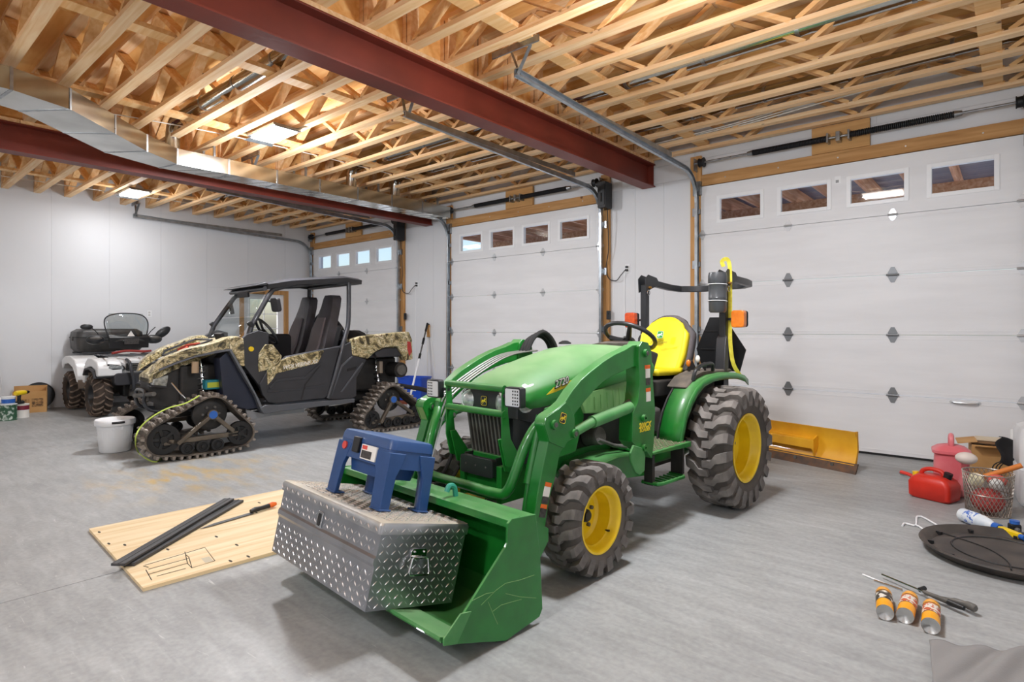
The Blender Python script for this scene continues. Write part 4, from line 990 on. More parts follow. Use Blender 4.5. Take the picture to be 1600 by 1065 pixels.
# ------------------------------------------------------------------ tracked side by side
def camo():
    m = bpy.data.materials.new('leaf_camouflage'); m.use_nodes = True; nt = m.node_tree; b = nt.nodes['Principled BSDF']; L = nt.links.new; b.inputs['Roughness'].default_value = .42
    tc = nt.nodes.new('ShaderNodeTexCoord')
    n = nt.nodes.new('ShaderNodeTexNoise'); n.inputs['Scale'].default_value = 7; n.inputs['Detail'].default_value = 6; n.inputs['Distortion'].default_value = 2.0; L(tc.outputs['Object'], n.inputs['Vector'])
    r = nt.nodes.new('ShaderNodeValToRGB'); r.color_ramp.interpolation = 'CONSTANT'; e = r.color_ramp.elements
    e[0].position = 0; e[0].color = lin('3c3524'); e[1].position = .36; e[1].color = lin('6b6040')
    for p, c in ((.42, 'a39468'), (.47, 'cdbd93'), (.54, '7d7a52'), (.58, 'e2d6b4'), (.67, '8c7350')): x = e.new(p); x.color = lin(c)
    L(n.outputs[0], r.inputs[0])
    v = nt.nodes.new('ShaderNodeTexVoronoi'); v.feature = 'DISTANCE_TO_EDGE'; v.inputs['Scale'].default_value = 16; mp = nt.nodes.new('ShaderNodeMapping'); mp.inputs['Scale'].default_value = (1, 1, 2.2); L(tc.outputs['Object'], mp.inputs[0]); L(mp.outputs[0], v.inputs['Vector'])
    k = nt.nodes.new('ShaderNodeValToRGB'); k.color_ramp.elements[0].position = .015; k.color_ramp.elements[1].position = .05; k.color_ramp.elements[0].color = lin('3a3020'); k.color_ramp.elements[1].color = (1,1,1,1); L(v.outputs['Distance'], k.inputs[0])
    mx = nt.nodes.new('ShaderNodeMixRGB'); mx.blend_type = 'MULTIPLY'; mx.inputs[0].default_value = .75; L(r.outputs[0], mx.inputs[1]); L(k.outputs[0], mx.inputs[2]); L(mx.outputs[0], b.inputs['Base Color']); return m
m_camo = camo()
m_plast = mk('textured_black_plastic', '35353a', .5, col2='2c2d31', scale=5, bump=.1, bscale=150)
m_navy = mk('navy_plastic', '23283a', .4)
m_trim = mk('grey_arch_trim', '53565c', .45)
m_cage = mk('black_cage_tube', '33353a', .35, coat=.2)
m_belt = mk('muddy_track_rubber', '3a3531', .85, col2='6e655b', scale=9, bump=.1)
m_lug = mk('dusty_track_lug', 'a39a91', .85, col2='6a625b', scale=12)
m_arm = mk('bronze_track_frame', '6b6256', .5, .3, col2='5a5248', scale=9)
m_blue = mk('blue_cap', '2d63b8', .35)
m_teal = mk('teal_battery', '1f7f8c', .4)
m_clear = glass('clear_windscreen', 'f4f8f8', .1, .88)
m_redlens = mk('red_tail_lens', 'b02a22', .25, coat=.5)
UF = Frame(-6.79, 4.60, 5.7)
utv = thing('side_by_side', 'camouflage and black side by side vehicle on rubber tracks', 'utv', UF.o, UF.rot)
def UP(name, m, mat, parent=None, smooth=40, **k): return P(name, m, mat, parent or utv, smooth, **k)
def ux(pts, y=.70): return [UF.xz(u, v, y) for u, v in pts]
def both(name, pts, y0, y1, mat, bevel=.006, y=.70, sub=None, ax='y'):
    q = ux(pts, y); out = []
    for s in (1, -1):
        m = M().prism(q, s*y0, s*y1, 'y')
        for p in m.v:
            if p.x > 1.9: p.y *= 1-.95*(p.x-1.9)**1.0          # bodywork narrows towards the nose
        out.append(UP(name, m, mat, None, bevel=bevel))
    return out
# front fenders and hood
fen = both('front_fender', [(249,589),(256,572),(270,560),(300,546),(335,536),(358,527),(372,525),(380,529),(382,572),(374,571),(366,556),(358,545),(340,548),(310,556),(285,567),(262,580)], .48, .72, m_camo, .012)
both('arch_trim', [(262,582),(285,570),(310,559),(340,551),(357,548),(364,560),(372,575),(396,616),(404,636),(410,639),(404,625),(380,580),(368,560),(360,545),(340,547),(310,556),(285,566),(260,579)], .66, .735, m_trim, .004)
both('wheel_well', [(345,560),(357,549),(372,575),(396,616),(406,638),(388,640),(352,632)], .45, .66, m_navy, .006)
hood = UP('hood', M().loft([[V((x, y, z)) for y, z in ((.5*k, z0-.06), (.48*k, z0), (.25*k, z0+.02), (0, z0+.03), (-.25*k, z0+.02), (-.48*k, z0), (-.5*k, z0-.06))] for x, z0, k in ((2.44, .80, .5), (2.30, .90, .68), (2.1, 1.0, .84), (1.9, 1.09, 1), (1.72, 1.17, 1))]), m_camo, None, 40)
P('hood_rack', M().tube([(2.2, -.3, 1.0), (2.18, -.3, 1.05), (1.86, -.3, 1.18), (1.86, .3, 1.18), (2.18, .3, 1.05), (2.2, .3, 1.0)], .012, 8), m_cage, hood)
for y, c in ((.2, m_rubber), (-.15, m_rubber)): P('hood_vent', M().box((2.12, y, 1.045), (.22, .16, .012), (0, .42, 0)), c, hood, None)
P('coiled_strap', M().tube(spline([(2.2, .1, 1.02), (2.16, .22, 1.06), (2.08, .16, 1.09), (2.02, .0, 1.12), (2.1, -.06, 1.07), (2.05, .12, 1.12), (1.95, .2, 1.14)], 6), .014, 8), mk('red_strap', 'a8402f', .7), hood)
P('phone_mount', M().box((1.75, .2, 1.22), (.05, .11, .07), (0, .3, .3)), m_black, hood, bevel=.006)
UP('nose_grille', M().loft([[V((x, y, z)) for y, z in ((w, zb), (w, zt), (-w, zt), (-w, zb))] for x, w, zb, zt in ((2.1, .38, .45, .93), (2.34, .29, .5, .84), (2.44, .2, .55, .78))]), m_dark, None, 30)
for s in (-1, 1): 
    h = UP('headlight', M().prism([(2.30, .70), (2.43, .72), (2.42, .78), (2.28, .82)], s*.14, s*.31, 'y'), m_lens, None, bevel=.006); P('headlight_trim', M().prism([(2.30, .685), (2.445, .705), (2.44, .715), (2.30, .70)], s*.13, s*.32, 'y'), m_plast, h)
UP('bull_bar', M().tube(spline([(2.2, .2, .42), (2.42, .2, .45), (2.48, .19, .54), (2.47, .18, .64), (2.47, -.18, .64), (2.48, -.19, .54), (2.42, -.2, .45), (2.2, -.2, .42)], 5), .018, 10), m_cage)
UP('winch_bar', M().cyl((2.50, -.15, .58), (2.44, .42, .64), .022, n=12), m_grey)
# underbody and suspension at the open wheel well
UP('chassis', M().bb(-.4, 2.3, -.28, .28, .36, .52), m_dark, None, bevel=.02)
UP('floor_tub', M().bb(.3, 1.75, -.62, .62, .42, .50), m_plast, None, bevel=.02)
UP('firewall', M().bb(1.62, 1.74, -.6, .6, .45, 1.1), m_plast, None, bevel=.02)
UP('engine_bay', M().bb(-.42, .42, -.42, .42, .5, .92), m_dark, None, bevel=.03)
UP('front_bay', M().bb(1.8, 2.2, -.42, .42, .5, .92), m_dark, None, bevel=.03)
for s in (-1, 1):
    for hx in (1.98, -.13):
        UP('suspension_arm', M().tube([(hx-.14, s*.2, .44), (hx, s*.52, .41), (hx+.14, s*.2, .44)], .018, 8), m_cage)
        sh = UP('shock', M().cyl((hx+.0, s*.50, .45), (hx+.02, s*.38, .98), .02, n=10), m_chrome)
        coil = [V((hx+.02*t, s*(.50-.12*t)+.042*math.cos(t*40), .46+.5*t+.042*math.sin(t*40)*.1)) for t in [i/70 for i in range(70)]]
        coil = []
        for i in range(90):
            t = i/90; a = t*2*PI*8; coil.append(V((hx+.02*t+.042*math.cos(a), s*(.49-.11*t)+.042*math.sin(a), .48+.46*t)))
        P('spring_coil', M().tube(coil, .007, 6), m_grey if hx > 1 else m_dark, sh)
bt = UP('battery', M().bb(1.84, 2.0, .44, .56, .66, .76), m_teal, None, bevel=.008); P('battery_label', M().bb(1.86, 1.98, .56, .562, .68, .735), mk('label_lime', 'b9c43c', .5), bt, None)
UP('brake_line', M().tube(spline([(2.3, .5, .75), (2.2, .56, .6), (2.1, .55, .5), (2.06, .5, .42)], 5), .008, 6), m_chrome)
UP('reservoir', M().cyl((2.08, .5, .84), (2.08, .5, .96), .035, n=14), mk('tan_reservoir', 'b59a7c', .5))
# cab side: pillar panel, doors, rear quarter, sills
pil = both('pillar_panel', [(380,528),(386,522),(404,516),(420,520),(420,560),(417,577),(417,600),(410,612),(402,598),(382,572)], .63, .70, m_plast, .006)
for s, p_ in zip((1, -1), pil):
    q = UF.Y(392.5, 545, .71); P('yellow_knob', M().cyl((q.x, s*.70, q.z), (q.x, s*.72, q.z), .026, n=18), m_yel, p_)
both('dash_side_cover', [(403,570),(404,552),(414,538),(426,538),(440,556),(438,563),(416,578),(404,581)], .66, .712, m_camo, .008)
drs = both('door', [(404,600),(416,579),(441,561),(447,556),(505,545),(531,540),(529,546),(511,617),(506,622),(430,630),(418,628),(409,616)], .66, .725, m_plast, .012)
for s, d in zip((1, -1), drs):
    ins = P('camo_insert', M().prism(ux([(418,601),(417,579),(424,570),(446,559),(478,552),(505,547),(506,549),(496,567),(432,583),(424,595)], .73), s*.725, s*.738, 'y'), m_camo, d, bevel=.004)
    P('door_crease', M().prism(ux([(420,604),(432,592),(476,588),(500,567),(504,567),(478,592),(434,596),(422,608)], .73), s*.725, s*.735, 'y'), m_plast, d, bevel=.003)
    P('door_seam', M().prism(ux([(470,624),(476,600),(500,570),(502,570),(478,601),(472,624)], .73), s*.724, s*.7262, 'y'), m_rubber, d, None)
    P('door_crease', M().prism(ux([(418,609),(470,606),(470,609),(418,613)], .73), s*.725, s*.733, 'y'), m_plast, d, bevel=.002)
    P('door_crease', M().prism(ux([(477,605),(506,600),(506,603),(476,608)], .73), s*.725, s*.733, 'y'), m_plast, d, bevel=.002)
    q0, q1 = UF.Y(440, 575, .738), UF.Y(497, 564, .738); d_ = q1-q0
    xd = V((d_.x, 0, d_.z)) if s > 0 else V((-d_.x, 0, -d_.z)); up = V((0, 0, 1))
    c = (q0+q1)/2; text('WOLVERINE X2', .058, m_labelw, ins, basis((c.x, s*.7386, c.z), xd, up), shear=.3, ext=.0015, bold=.001)
qp = both('rear_quarter_panel', [(533,540),(547,534),(551,555),(572,561),(556,590),(556,618),(548,623),(512,624)], .64, .72, m_plast, .01)
for s, d in zip((1, -1), qp):
    P('quarter_crease', M().prism(ux([(516,618),(533,570),(550,556),(552,557),(535,573),(519,618)], .73), s*.72, s*.73, 'y'), m_trim, d, bevel=.002)
    P('quarter_crease', M().prism(ux([(532,612),(566,566),(568,567),(535,612)], .73), s*.72, s*.73, 'y'), m_trim, d, bevel=.002)
    P('side_vent', M().prism(ux([(543,576),(558,572),(556,577),(543,580)], .73), s*.72, s*.726, 'y'), m_rubber, d, None)
both('sill', [(404,637),(412,632),(430,632),(508,625),(552,622),(552,628),(508,633),(430,643),(410,646)], .60, .74, m_trim, .008)
both('skid_plate', [(388,640),(410,646),(480,636),(480,645),(430,650),(392,658)], .40, .62, mk('grey_skid', '8a8c8f', .5), .004)
# bed
bed = UP('cargo_bed', M().bb(-.46, .40, -.62, .62, .93, .99), m_plast, None, bevel=.02)
for s in (-1, 1):
    b_ = P('bed_side', M().prism(ux([(547,530),(566,525),(590,522),(620,519),(637,518),(642,530),(643,561),(632,563),(620,541),(600,542),(585,549),(573,560),(549,555)]), s*.60, s*.735, 'y'), m_camo, bed, bevel=.014)
    P('bed_liner', M().prism(ux([(585,551),(600,544),(620,543),(628,556),(590,558)]), s*.58, s*.70, 'y'), m_plast, bed, bevel=.01)
    q = ux([(634,533),(639,534),(641,549),(637,556),(634,545)]); P('tail_light', M().prism(q, s*.735, s*.742, 'y'), m_redlens, bed, bevel=.002)
P('tailgate', M().bb(-.50, -.46, -.62, .62, .93, 1.22), m_camo, bed, bevel=.012)
P('bed_front', M().bb(.38, .42, -.62, .62, .93, 1.17), m_plast, bed, bevel=.012)
UP('exhaust', M().cyl((-.34, .36, .76), (-.34, .66, .76), .10, n=22), m_dark); UP('exhaust_tip', M().lathe([(.062, 0), (.072, .01), (.066, .03), (.05, .03)], (-.34, .655, .76), 'y', 20), m_grey)
UP('heat_shield', M().box((-.12, .5, .80), (.05, .08, .16)), mk('shield_tan', '9c8f80', .5, .4), None, bevel=.01)
# cargo lying in the bed
def lump(c, r, seed, n=18, mm=12, amp=.16):
    rnd = random.Random(seed); ph = [rnd.uniform(0, 6) for _ in range(6)]; m = M().ball(c, r, n, mm); c = V(c)
    for i, p in enumerate(m.v):
        d = p-c; k = 1+amp*(math.sin(d.x*14+ph[0])*math.cos(d.y*12+ph[1])+.6*math.sin(d.z*20+ph[2]+d.x*9)); m.v[i] = c+d*k
    return m
def world(fr, p): return fr.o+fr.f*p[0]+fr.l*p[1]+V((0, 0, p[2]))
bw = world(UF, (.12, .05, .995))
o = P('cargo_bag', lump((0, 0, .155), (.24, .3, .16), 3), mk('black_nylon', '1c1c1e', .8, bump=.2, bscale=30)); o.location = bw; o.rotation_euler = (0, 0, UF.rot); tag(o, 'crumpled black bag lying in the camouflage cargo bed', 'bag')
bw = world(UF, (-.17, .40, .995))
o = P('camo_roll', M().lathe([(.0, -.16), (.09, -.15), (.105, -.1), (.105, .1), (.09, .15), (0, .16)], (0, 0, .11), 'y', 18), m_camo); o.location = bw; o.rotation_euler = (0, 0, UF.rot+.5); tag(o, 'rolled camouflage bundle beside the black bag in the bed', 'bundle')
# cage, roof, windscreen
for s in (-1, 1):
    f0 = [UF.Y(u, v, y) for u, v, y in ((386,548,.66),(385,536,.66),(393,508,.64),(408,482,.61),(420,461,.58),(427,452,.56))]
    a = [(p.x, s*p.y, p.z) for p in f0]+[(1.0, s*.55, 1.84), (.5, s*.55, 1.88), (.36, s*.55, 1.87)]
    UP('cage_tube', M().tube(a, .028, 10), m_cage)
    r0 = [UF.Y(u, v, y) for u, v, y in ((545,441,.56),(545,475,.57),(544,506,.62),(540,524,.66),(534,545,.70),(524,585,.72),(513,622,.72))]
    UP('cage_tube', M().tube(spline([(p.x, s*p.y, p.z) for p in r0], 4), .028, 10), m_cage)
    UP('side_mirror', M().prism(rrect(.115, .16, .03, 4, s*.72, 1.57), 1.30, 1.35, 'x').xf(Matrix.Translation((1.32, s*.72, 1.57)) @ Matrix.Rotation(s*.35, 4, 'Z') @ Matrix.Rotation(.2, 4, 'Y') @ Matrix.Translation((-1.32, -s*.72, -1.57))), m_plast, None, bevel=.01)
    UP('mirror_arm', M().cyl((1.36, s*.58, 1.62), (1.35, s*.68, 1.6), .012, n=8), m_cage)
    UP('pillar_clamp', M().box((1.57, s*.645, 1.35), (.07, .05, .05), (0, -.9, 0)), m_black, None, bevel=.008)
for x, z in ((.36, 1.86), (1.38, 1.755)): UP('cage_crossbar', M().cyl((x, -.56, z), (x, .56, z), .026, n=10), m_cage)
UP('seat_bar', M().tube(spline([(.40, -.58, 1.2), (.40, -.4, 1.35), (.40, -.1, 1.5), (.40, .1, 1.5), (.40, .4, 1.35), (.40, .58, 1.2)], 5), .024, 10), m_cage)
roof = UP('roof', M().loft([[V((x, y, z)) for y, z in ((.60, z0-.05), (.61, z0), (.5, z0+.03), (-.5, z0+.03), (-.61, z0), (-.60, z0-.05))] for x, z0 in ((1.36, 1.80), (1.1, 1.855), (.7, 1.90), (.4, 1.93), (.2, 1.91))]), m_plast, None, 30)
P('roof_visor', M().prism([(1.34, 1.79), (1.36, 1.83), (1.46, 1.80), (1.48, 1.782)], -.56, .56, 'y'), m_plast, roof, bevel=.008)
UP('rear_view_mirror', M().box((1.44, .05, 1.70), (.03, .22, .06), (0, .15, .2)), m_plast, None, bevel=.01)
UP('lower_windscreen', M().sheet(lambda u, v: (1.70-.20*v, (u-.5)*1.14, 1.16+.27*v), 4, 2), m_clear, None, solid=.005)
UP('upper_windscreen', M().sheet(lambda u, v: (1.50-.13*v, (u-.5)*1.08, 1.44+.28*v), 4, 2), m_clear, None, solid=.004)
UP('dashboard', M().prism([(1.72, 1.0), (1.72, 1.17), (1.5, 1.16), (1.40, 1.08), (1.42, .9), (1.6, .8)], -.6, .6, 'y'), m_plast, None, bevel=.02)
# seats
def utv_seat(yc):
    st = UP('seat', M().loft([[V((x+dx, yc+y*w, z)) for x, y in ((.075, 1), (.09, .5), (.085, 0), (.09, -.5), (.075, -1), (-.045, -.9), (-.05, 0), (-.045, .9))] for dx, w, z in ((.76, .21, .78), (.66, .235, .95), (.60, .24, 1.1), (.55, .23, 1.3), (.50, .18, 1.45), (.46, .15, 1.58), (.44, .13, 1.68), (.44, .09, 1.72))]), mk('seat_vinyl_%d' % int(yc*10), '3c393a', .6, col2='47434a', scale=5), None, 50)
    P('seat_cushion', M().prism(rrect(.5, .46, .08, 4, .92, yc), .66, .80, 'z'), m_plast, st, bevel=.03)
    P('seat_insert', M().loft([[V((x+dx+.02, yc+y*w*.55, z)) for x, y in ((.09, 1), (.095, 0), (.09, -1), (.05, -1), (.05, 1))] for dx, w, z in ((.66, .235, .97), (.60, .24, 1.1), (.55, .23, 1.3), (.50, .18, 1.44))]), mk('seat_fabric_%d' % int(yc*10), '6a6264', .8), st, 40)
    P('seat_back_shell', M().box((.50, yc, 1.18), (.10, .40, .34), (0, -.28, 0)), m_plast, st, bevel=.03)
utv_seat(.33); utv_seat(-.33)
UP('grab_console', M().prism(rrect(.3, .32, .05, 4, 1.06, 1.08), -.08, .18, 'y'), mk('black_bag', '17161a', .85), None, bevel=.03)
wc = V((1.28, .33, 1.27)); tl = Matrix.Translation(wc) @ Matrix.Rotation(-.95, 4, 'Y')
w_ = UP('steering_wheel', M().tube([V((.175*math.cos(2*PI*k/28), .175*math.sin(2*PI*k/28), 0)) for k in range(28)], .016, 8, True).xf(tl), m_cage)
for a in (.3, 2.4, 4.5): P('spoke', M().cyl(tl @ V((0, 0, -.03)), tl @ V((.17*math.cos(a), .17*math.sin(a), 0)), .014, n=8), m_cage, w_)
P('wheel_hub', M().lathe([(.0, -.05), (.05, -.045), (.05, -.01), (.0, 0)], n=16).xf(tl), m_blk, w_)
# tracks
def hull(pts):
    pts = sorted(set(pts)); 
    def half(ps):
        h = []
        for p in ps:
            while len(h) > 1 and (h[-1][0]-h[-2][0])*(p[1]-h[-2][1])-(h[-1][1]-h[-2][1])*(p[0]-h[-2][0]) <= 0: h.pop()
            h.append(p)
        return h
    a, b = half(pts), half(pts[::-1]); return a[:-1]+b[:-1]
def resample(poly, n):
    L = [math.dist(poly[i], poly[(i+1) % len(poly)]) for i in range(len(poly))]; T_ = sum(L); out = []; i = 0; acc = 0
    for k in range(n):
        d = T_*k/n
        while acc+L[i] < d: acc += L[i]; i += 1
        t = (d-acc)/L[i]; a, b = poly[i], poly[(i+1) % len(poly)]; out.append((a[0]+(b[0]-a[0])*t, a[1]+(b[1]-a[1])*t))
    return out
def trackset(name, cx, hub, idl, s, near, lab=False):
    """cx: axle x; hub/idl: (dx, z, r) of the wheels"""
    w0, w1 = s*.50, s*.80
    circ = []
    bog = [(cx+dx, .112, .062) for dx in ((-.02, .12, .26) if idl[0][0] > .3 else (-.22, -.08, .06))]
    for dx, z, r in [hub]+idl: circ += [(cx+dx+r*math.cos(2*PI*k/40), z+r*math.sin(2*PI*k/40)) for k in range(40)]
    for x, z, r in bog: circ += [(x+r*math.cos(2*PI*k/24), z+r*math.sin(2*PI*k/24)) for k in range(24)]
    path = resample(hull([(round(x, 5), round(z, 5)) for x, z in circ]), 72)
    tr = UP('track_unit', M().loft([[V((x, w0, z)), V((x, w1, z)), V((x+nx*.016, w1, z+nz*.016)), V((x+nx*.016, w0, z+nz*.016))] for (x, z), (nx, nz) in zip(path, normals(path))], closed=True), m_belt, None, 50)
    me = M()
    for a, b in ((-.5, -.1), (.06, .5)): me.loft([[V((t*.75-sh, y*.3, h)) for t, h in ((-.02, 0), (.02, 0), (.012, .034), (-.012, .034))] for y, sh in ((a, 0), ((a+b)/2, .01), (b, 0))])
    me = me.mesh('track_lug'); me.materials.append(m_lug)
    nr = normals(path)
    for k in range(0, 72, 2):
        (x, z), (nx, nz) = path[k], nr[k]; o = link('track_lug', me, m_lug, tr)
        o.location = (x+nx*.014, s*.65, z+nz*.014); o.rotation_euler = (0, math.atan2(nx, nz), 0)
        o.scale = (1, 1, 1) if (k//2) % 2 else (1, -1, 1)
    for (dx, z, r) in idl:
        wh = P('idler_wheel', M().lathe([(.03, -.035), (r*.55, -.035), (r*.6, -.02), (r*.98, -.03), (r*.98, .03), (r*.62, .03), (r*.56, .012), (.03, .012)], (cx+dx, s*.745, z), 'y', 28), m_rubber, tr)
        for k in range(5):
            a = 2*PI*k/5; P('wheel_spoke', M().box((cx+dx+r*.4*math.cos(a), s*.768, z+r*.4*math.sin(a)), (r*.5, .014, r*.2), (0, -a, 0)), m_black, tr, bevel=.004)
        P('wheel_hub', M().cyl((cx+dx, s*.75, z), (cx+dx, s*.79, z), r*.22, n=14), m_black, tr)
    for x, z, r in bog:
        P('bogie_wheel', M().lathe([(.0, -.04), (r, -.04), (r, .03), (r*.7, .035), (r*.6, .02), (r*.3, .02), (r*.28, .035), (0, .035)], (x, s*.755, z), 'y', 20), m_rubber, tr)
    dx, z, r = hub
    P('drive_sprocket', M().lathe([(.0, -.05), (r*.95, -.05), (r*.95, .0), (r*.6, .02), (.0, .02)], (cx+dx, s*.70, z), 'y', 26), m_dark, tr)
    for k in range(6):
        a = 2*PI*k/6; P('sprocket_bolt', M().cyl((cx+dx+r*.45*math.cos(a), s*.715, z+r*.45*math.sin(a)), (cx+dx+r*.45*math.cos(a), s*.735, z+r*.45*math.sin(a)), .013, n=8), m_grey, tr)
    f_, b_ = idl
    hx = cx+dx
    P('track_frame', M().bar((hx, s*.775, z), (cx+f_[0]-.12*(1 if f_[0] > 0 else -1), s*.775, f_[1]-.06), .04, .055, (0, 1, 0)), m_arm, tr, bevel=.01)
    P('track_frame', M().bar((hx, s*.775, z), (cx+b_[0]+.07, s*.775, b_[1]+.03), .04, .06, (0, 1, 0)), m_arm, tr, bevel=.01)
    P('track_beam', M().bar((cx+f_[0], s*.76, f_[1]-.04), (cx+b_[0], s*.76, b_[1]), .03, .05, (0, 0, 1)), m_arm, tr, bevel=.008)
    P('hub_cap', M().cyl((hx, s*.77, z), (hx, s*.805, z), .05, n=20), m_arm, tr); P('hub_badge', M().cyl((hx, s*.805, z), (hx, s*.812, z), .04, n=20), m_blue, tr)
    if lab:
        q0 = V((hx+.05, s*.7962, z-.03)); q1 = V((cx+f_[0]-.15, s*.7962, f_[1]-.04)); c = q0*.55+q1*.45; d = q0-q1
        text('UTV4S', .05, m_labelw, tr, basis(c, d, V((0, 0, 1))-d*(d.z/d.length_squared)), bold=.001)
def normals(path):
    n = len(path); out = []
    for i in range(n):
        a, b = path[i-1], path[(i+1) % n]; tx_, tz_ = b[0]-a[0], b[1]-a[1]; l = math.hypot(tx_, tz_); out.append((tz_/l, -tx_/l))
    return out
for s in (1, -1):
    trackset('front', 1.965, (.03, .425, .175), [(.47, .225, .15), (-.245, .20, .125)], s, True, s > 0)
    trackset('rear', -.13, (-.01, .40, .165), [(.285, .175, .115), (-.37, .175, .115)], s, True)
UP('tail_strap', M().tube([(-.2, .68, .58), (-.6, .70, .50), (-.95, .72, .40)], .03, 10), m_dark)

# ------------------------------------------------------------------ white quad bike
AF = Frame(-11.6, 3.05, -90)
atv = thing('quad_bike', 'white quad bike with windscreen and black rear box', 'quad bike', AF.o, AF.rot)
def AP(name, m, mat, parent=None, smooth=40, **k): return P(name, m, mat, parent or atv, smooth, **k)
m_awhite = mk('white_fairing', 'eceded', .3, coat=.3)
m_mud = mk('muddy_rubber_tyre', '2b2521', .85, col2='4a3d33', scale=8)
m_lugm = mk('muddy_tread', '8c7a6b', .85, col2='5a4c42', scale=14)
def atv_tyre(c, R, w, s):
    prof = [(.15, -w*.38), (.18, -w*.46), (R-.09, -w*.5), (R-.05, -w*.47), (R-.022, -w*.36), (R-.02, 0)]; prof = prof+[(r, -y) for r, y in prof[-2::-1]]
    t = P('tire', M().lathe(prof, c, 'y', 44, cap=False), m_mud, atv, 50)
    for sd in (-1, 1):
        me = M().loft([[V((r*math.sin(th+a), sd*y*w, r*math.cos(th+a))) for a, r in ((-.045, r0), (.045, r0), (.035, r1), (-.035, r1))] for y, th, r0, r1 in ((.02, 0, R-.026, R), (.2, .12, R-.026, R), (.4, .2, R-.035, R-.008), (.5, .22, R-.08, R-.04))]).mesh('tread_lug'); me.materials.append(m_lugm)
        for k in range(18): o = link('tread_lug', me, m_lugm, t); o.location = c; o.rotation_euler = (0, 2*PI*(k+(.5 if sd > 0 else 0))/18, 0)
    rim = P('rim', M().lathe([(.165, s*.09), (.16, s*.10), (.15, s*.09), (.14, s*.03), (.12, s*.0), (.05, s*.01), (.04, s*.04), (.0, s*.045)], c, 'y', 26, cap=False), m_blk, atv)
    for k in range(5): a = 2*PI*k/5; P('rim_spoke', M().box((c[0]+.09*math.cos(a), c[1]+s*.025, c[2]+.09*math.sin(a)), (.1, .02, .03), (0, -a, 0)), m_grey, rim, bevel=.004)
for s in (-1, 1): atv_tyre((0, s*.45, .31), .31, .27, s); atv_tyre((1.27, s*.46, .315), .315, .24, s)
AP('chassis', M().bb(-.15, 1.45, -.2, .2, .28, .62), m_dark, None, bevel=.03); AP('rear_axle', M().cyl((0, -.42, .31), (0, .42, .31), .035, n=10), m_dark); AP('front_axle', M().cyl((1.27, -.42, .31), (1.27, .42, .31), .03, n=10), m_dark)
for s in (-1, 1):
    fa = [(1.66, .62), (1.66, .74), (1.58, .82), (1.35, .87), (1.12, .86), (.98, .78), (.9, .62), (.86, .48), (.94, .48), (1.0, .62), (1.1, .72), (1.3, .74), (1.5, .70), (1.58, .60)]
    AP('front_fender', M().prism(fa, s*.26, s*.57, 'y'), m_awhite, None, bevel=.02)
    AP('fender_flare', M().prism([(1.6, .58), (1.54, .70), (1.3, .735), (1.08, .71), (.98, .60), (1.02, .60), (1.12, .68), (1.3, .70), (1.5, .66), (1.55, .58)], s*.26, s*.60, 'y'), m_plast, None, bevel=.01)
    ra = [(-.32, .70), (-.30, .80), (-.1, .86), (.2, .87), (.45, .82), (.6, .68), (.64, .5), (.58, .46), (.5, .55), (.35, .68), (.1, .74), (-.15, .72), (-.26, .64)]
    AP('rear_fender', M().prism(ra, s*.24, s*.58, 'y'), m_awhite, None, bevel=.02)
    AP('foot_well', M().bb(.45, .95, s*.25, s*.5, .34, .42), m_plast, None, bevel=.02)
    AP('mud_guard', M().box((.62, s*.44, .52), (.02, .26, .3), (0, -.2, 0)), mk('mud_tan_%d' % s, '7d6f62', .8), None, bevel=.005)
    AP('mud_guard', M().box((1.06, s*.42, .66), (.02, .24, .16), (0, -.3, 0)), bpy.data.materials['mud_tan_%d' % s], None, bevel=.005)
    hl = AP('headlight', M().loft([[V((x, s*y, z)) for y, z in ((.21*k+.0, .70), (.24*k, .755), (.44, .79), (.46, .72), (.40, .69))] for x, k in ((1.52, .9), (1.64, 1.0))]), m_blk, None, 30)
    P('headlight_lens', M().prism([(s*.25, .705), (s*.26, .75), (s*.42, .78), (s*.44, .725), (s*.38, .70)], 1.64, 1.66, 'x'), m_lens, hl, bevel=.003)
    AP('bumper_hoop', M().tube(spline([(1.55, s*.18, .84), (1.72, s*.19, .80), (1.76, s*.18, .70), (1.76, s*.15, .55), (1.72, s*.14, .42), (1.6, s*.14, .38)], 5), .024, 10), m_cage)
    AP('handlebar', M().tube(spline([(.86, 0, 1.08), (.84, s*.16, 1.12), (.76, s*.34, 1.13), (.72, s*.42, 1.12)], 5), .014, 8), m_blk)
    AP('hand_guard', M().ball((.86, s*.40, 1.13), (.09, .13, .075), 16, 10), m_blk); AP('hand_guard_lens', M().ball((.93, s*.41, 1.155), (.035, .08, .028), 12, 8), m_grey)
    AP('mirror_stem', M().tube([(.80, s*.30, 1.14), (.80, s*.38, 1.26), (.80, s*.45, 1.33)], .007, 6), m_blk)
    AP('mirror', M().ball((.80, s*.50, 1.33), (.03, .085, .045), 14, 8) if s < 0 else M().ball((0, 0, 0), (.035, .14, .07), 16, 10).xf(Matrix.Translation((.86, .54, 1.24)) @ Matrix.Rotation(.65, 4, 'X')), m_blk)
AP('nose', M().loft([[V((x, y, z)) for y, z in ((w, zb), (w, zt), (w*.6, zt+.04), (-w*.6, zt+.04), (-w, zt), (-w, zb))] for x, w, zb, zt in ((1.2, .3, .6, .82), (1.5, .28, .6, .82), (1.62, .22, .62, .78))]), m_awhite, None, 30)
AP('grille', M().bb(1.62, 1.67, -.21, .21, .68, .79), m_black, None, bevel=.01)
for z in (.70, .735, .77): AP('grille_bar', M().bb(1.67, 1.68, -.2, .2, z-.006, z+.006), m_grey, None)
AP('bumper_plate', M().prism(rrect(.74, .18, .05, 4, 0, .56), 1.6, 1.68, 'x'), m_plast, None, bevel=.015); AP('skid_front', M().box((1.58, 0, .40), (.04, .3, .22), (0, .4, 0)), m_grey, None, bevel=.01)
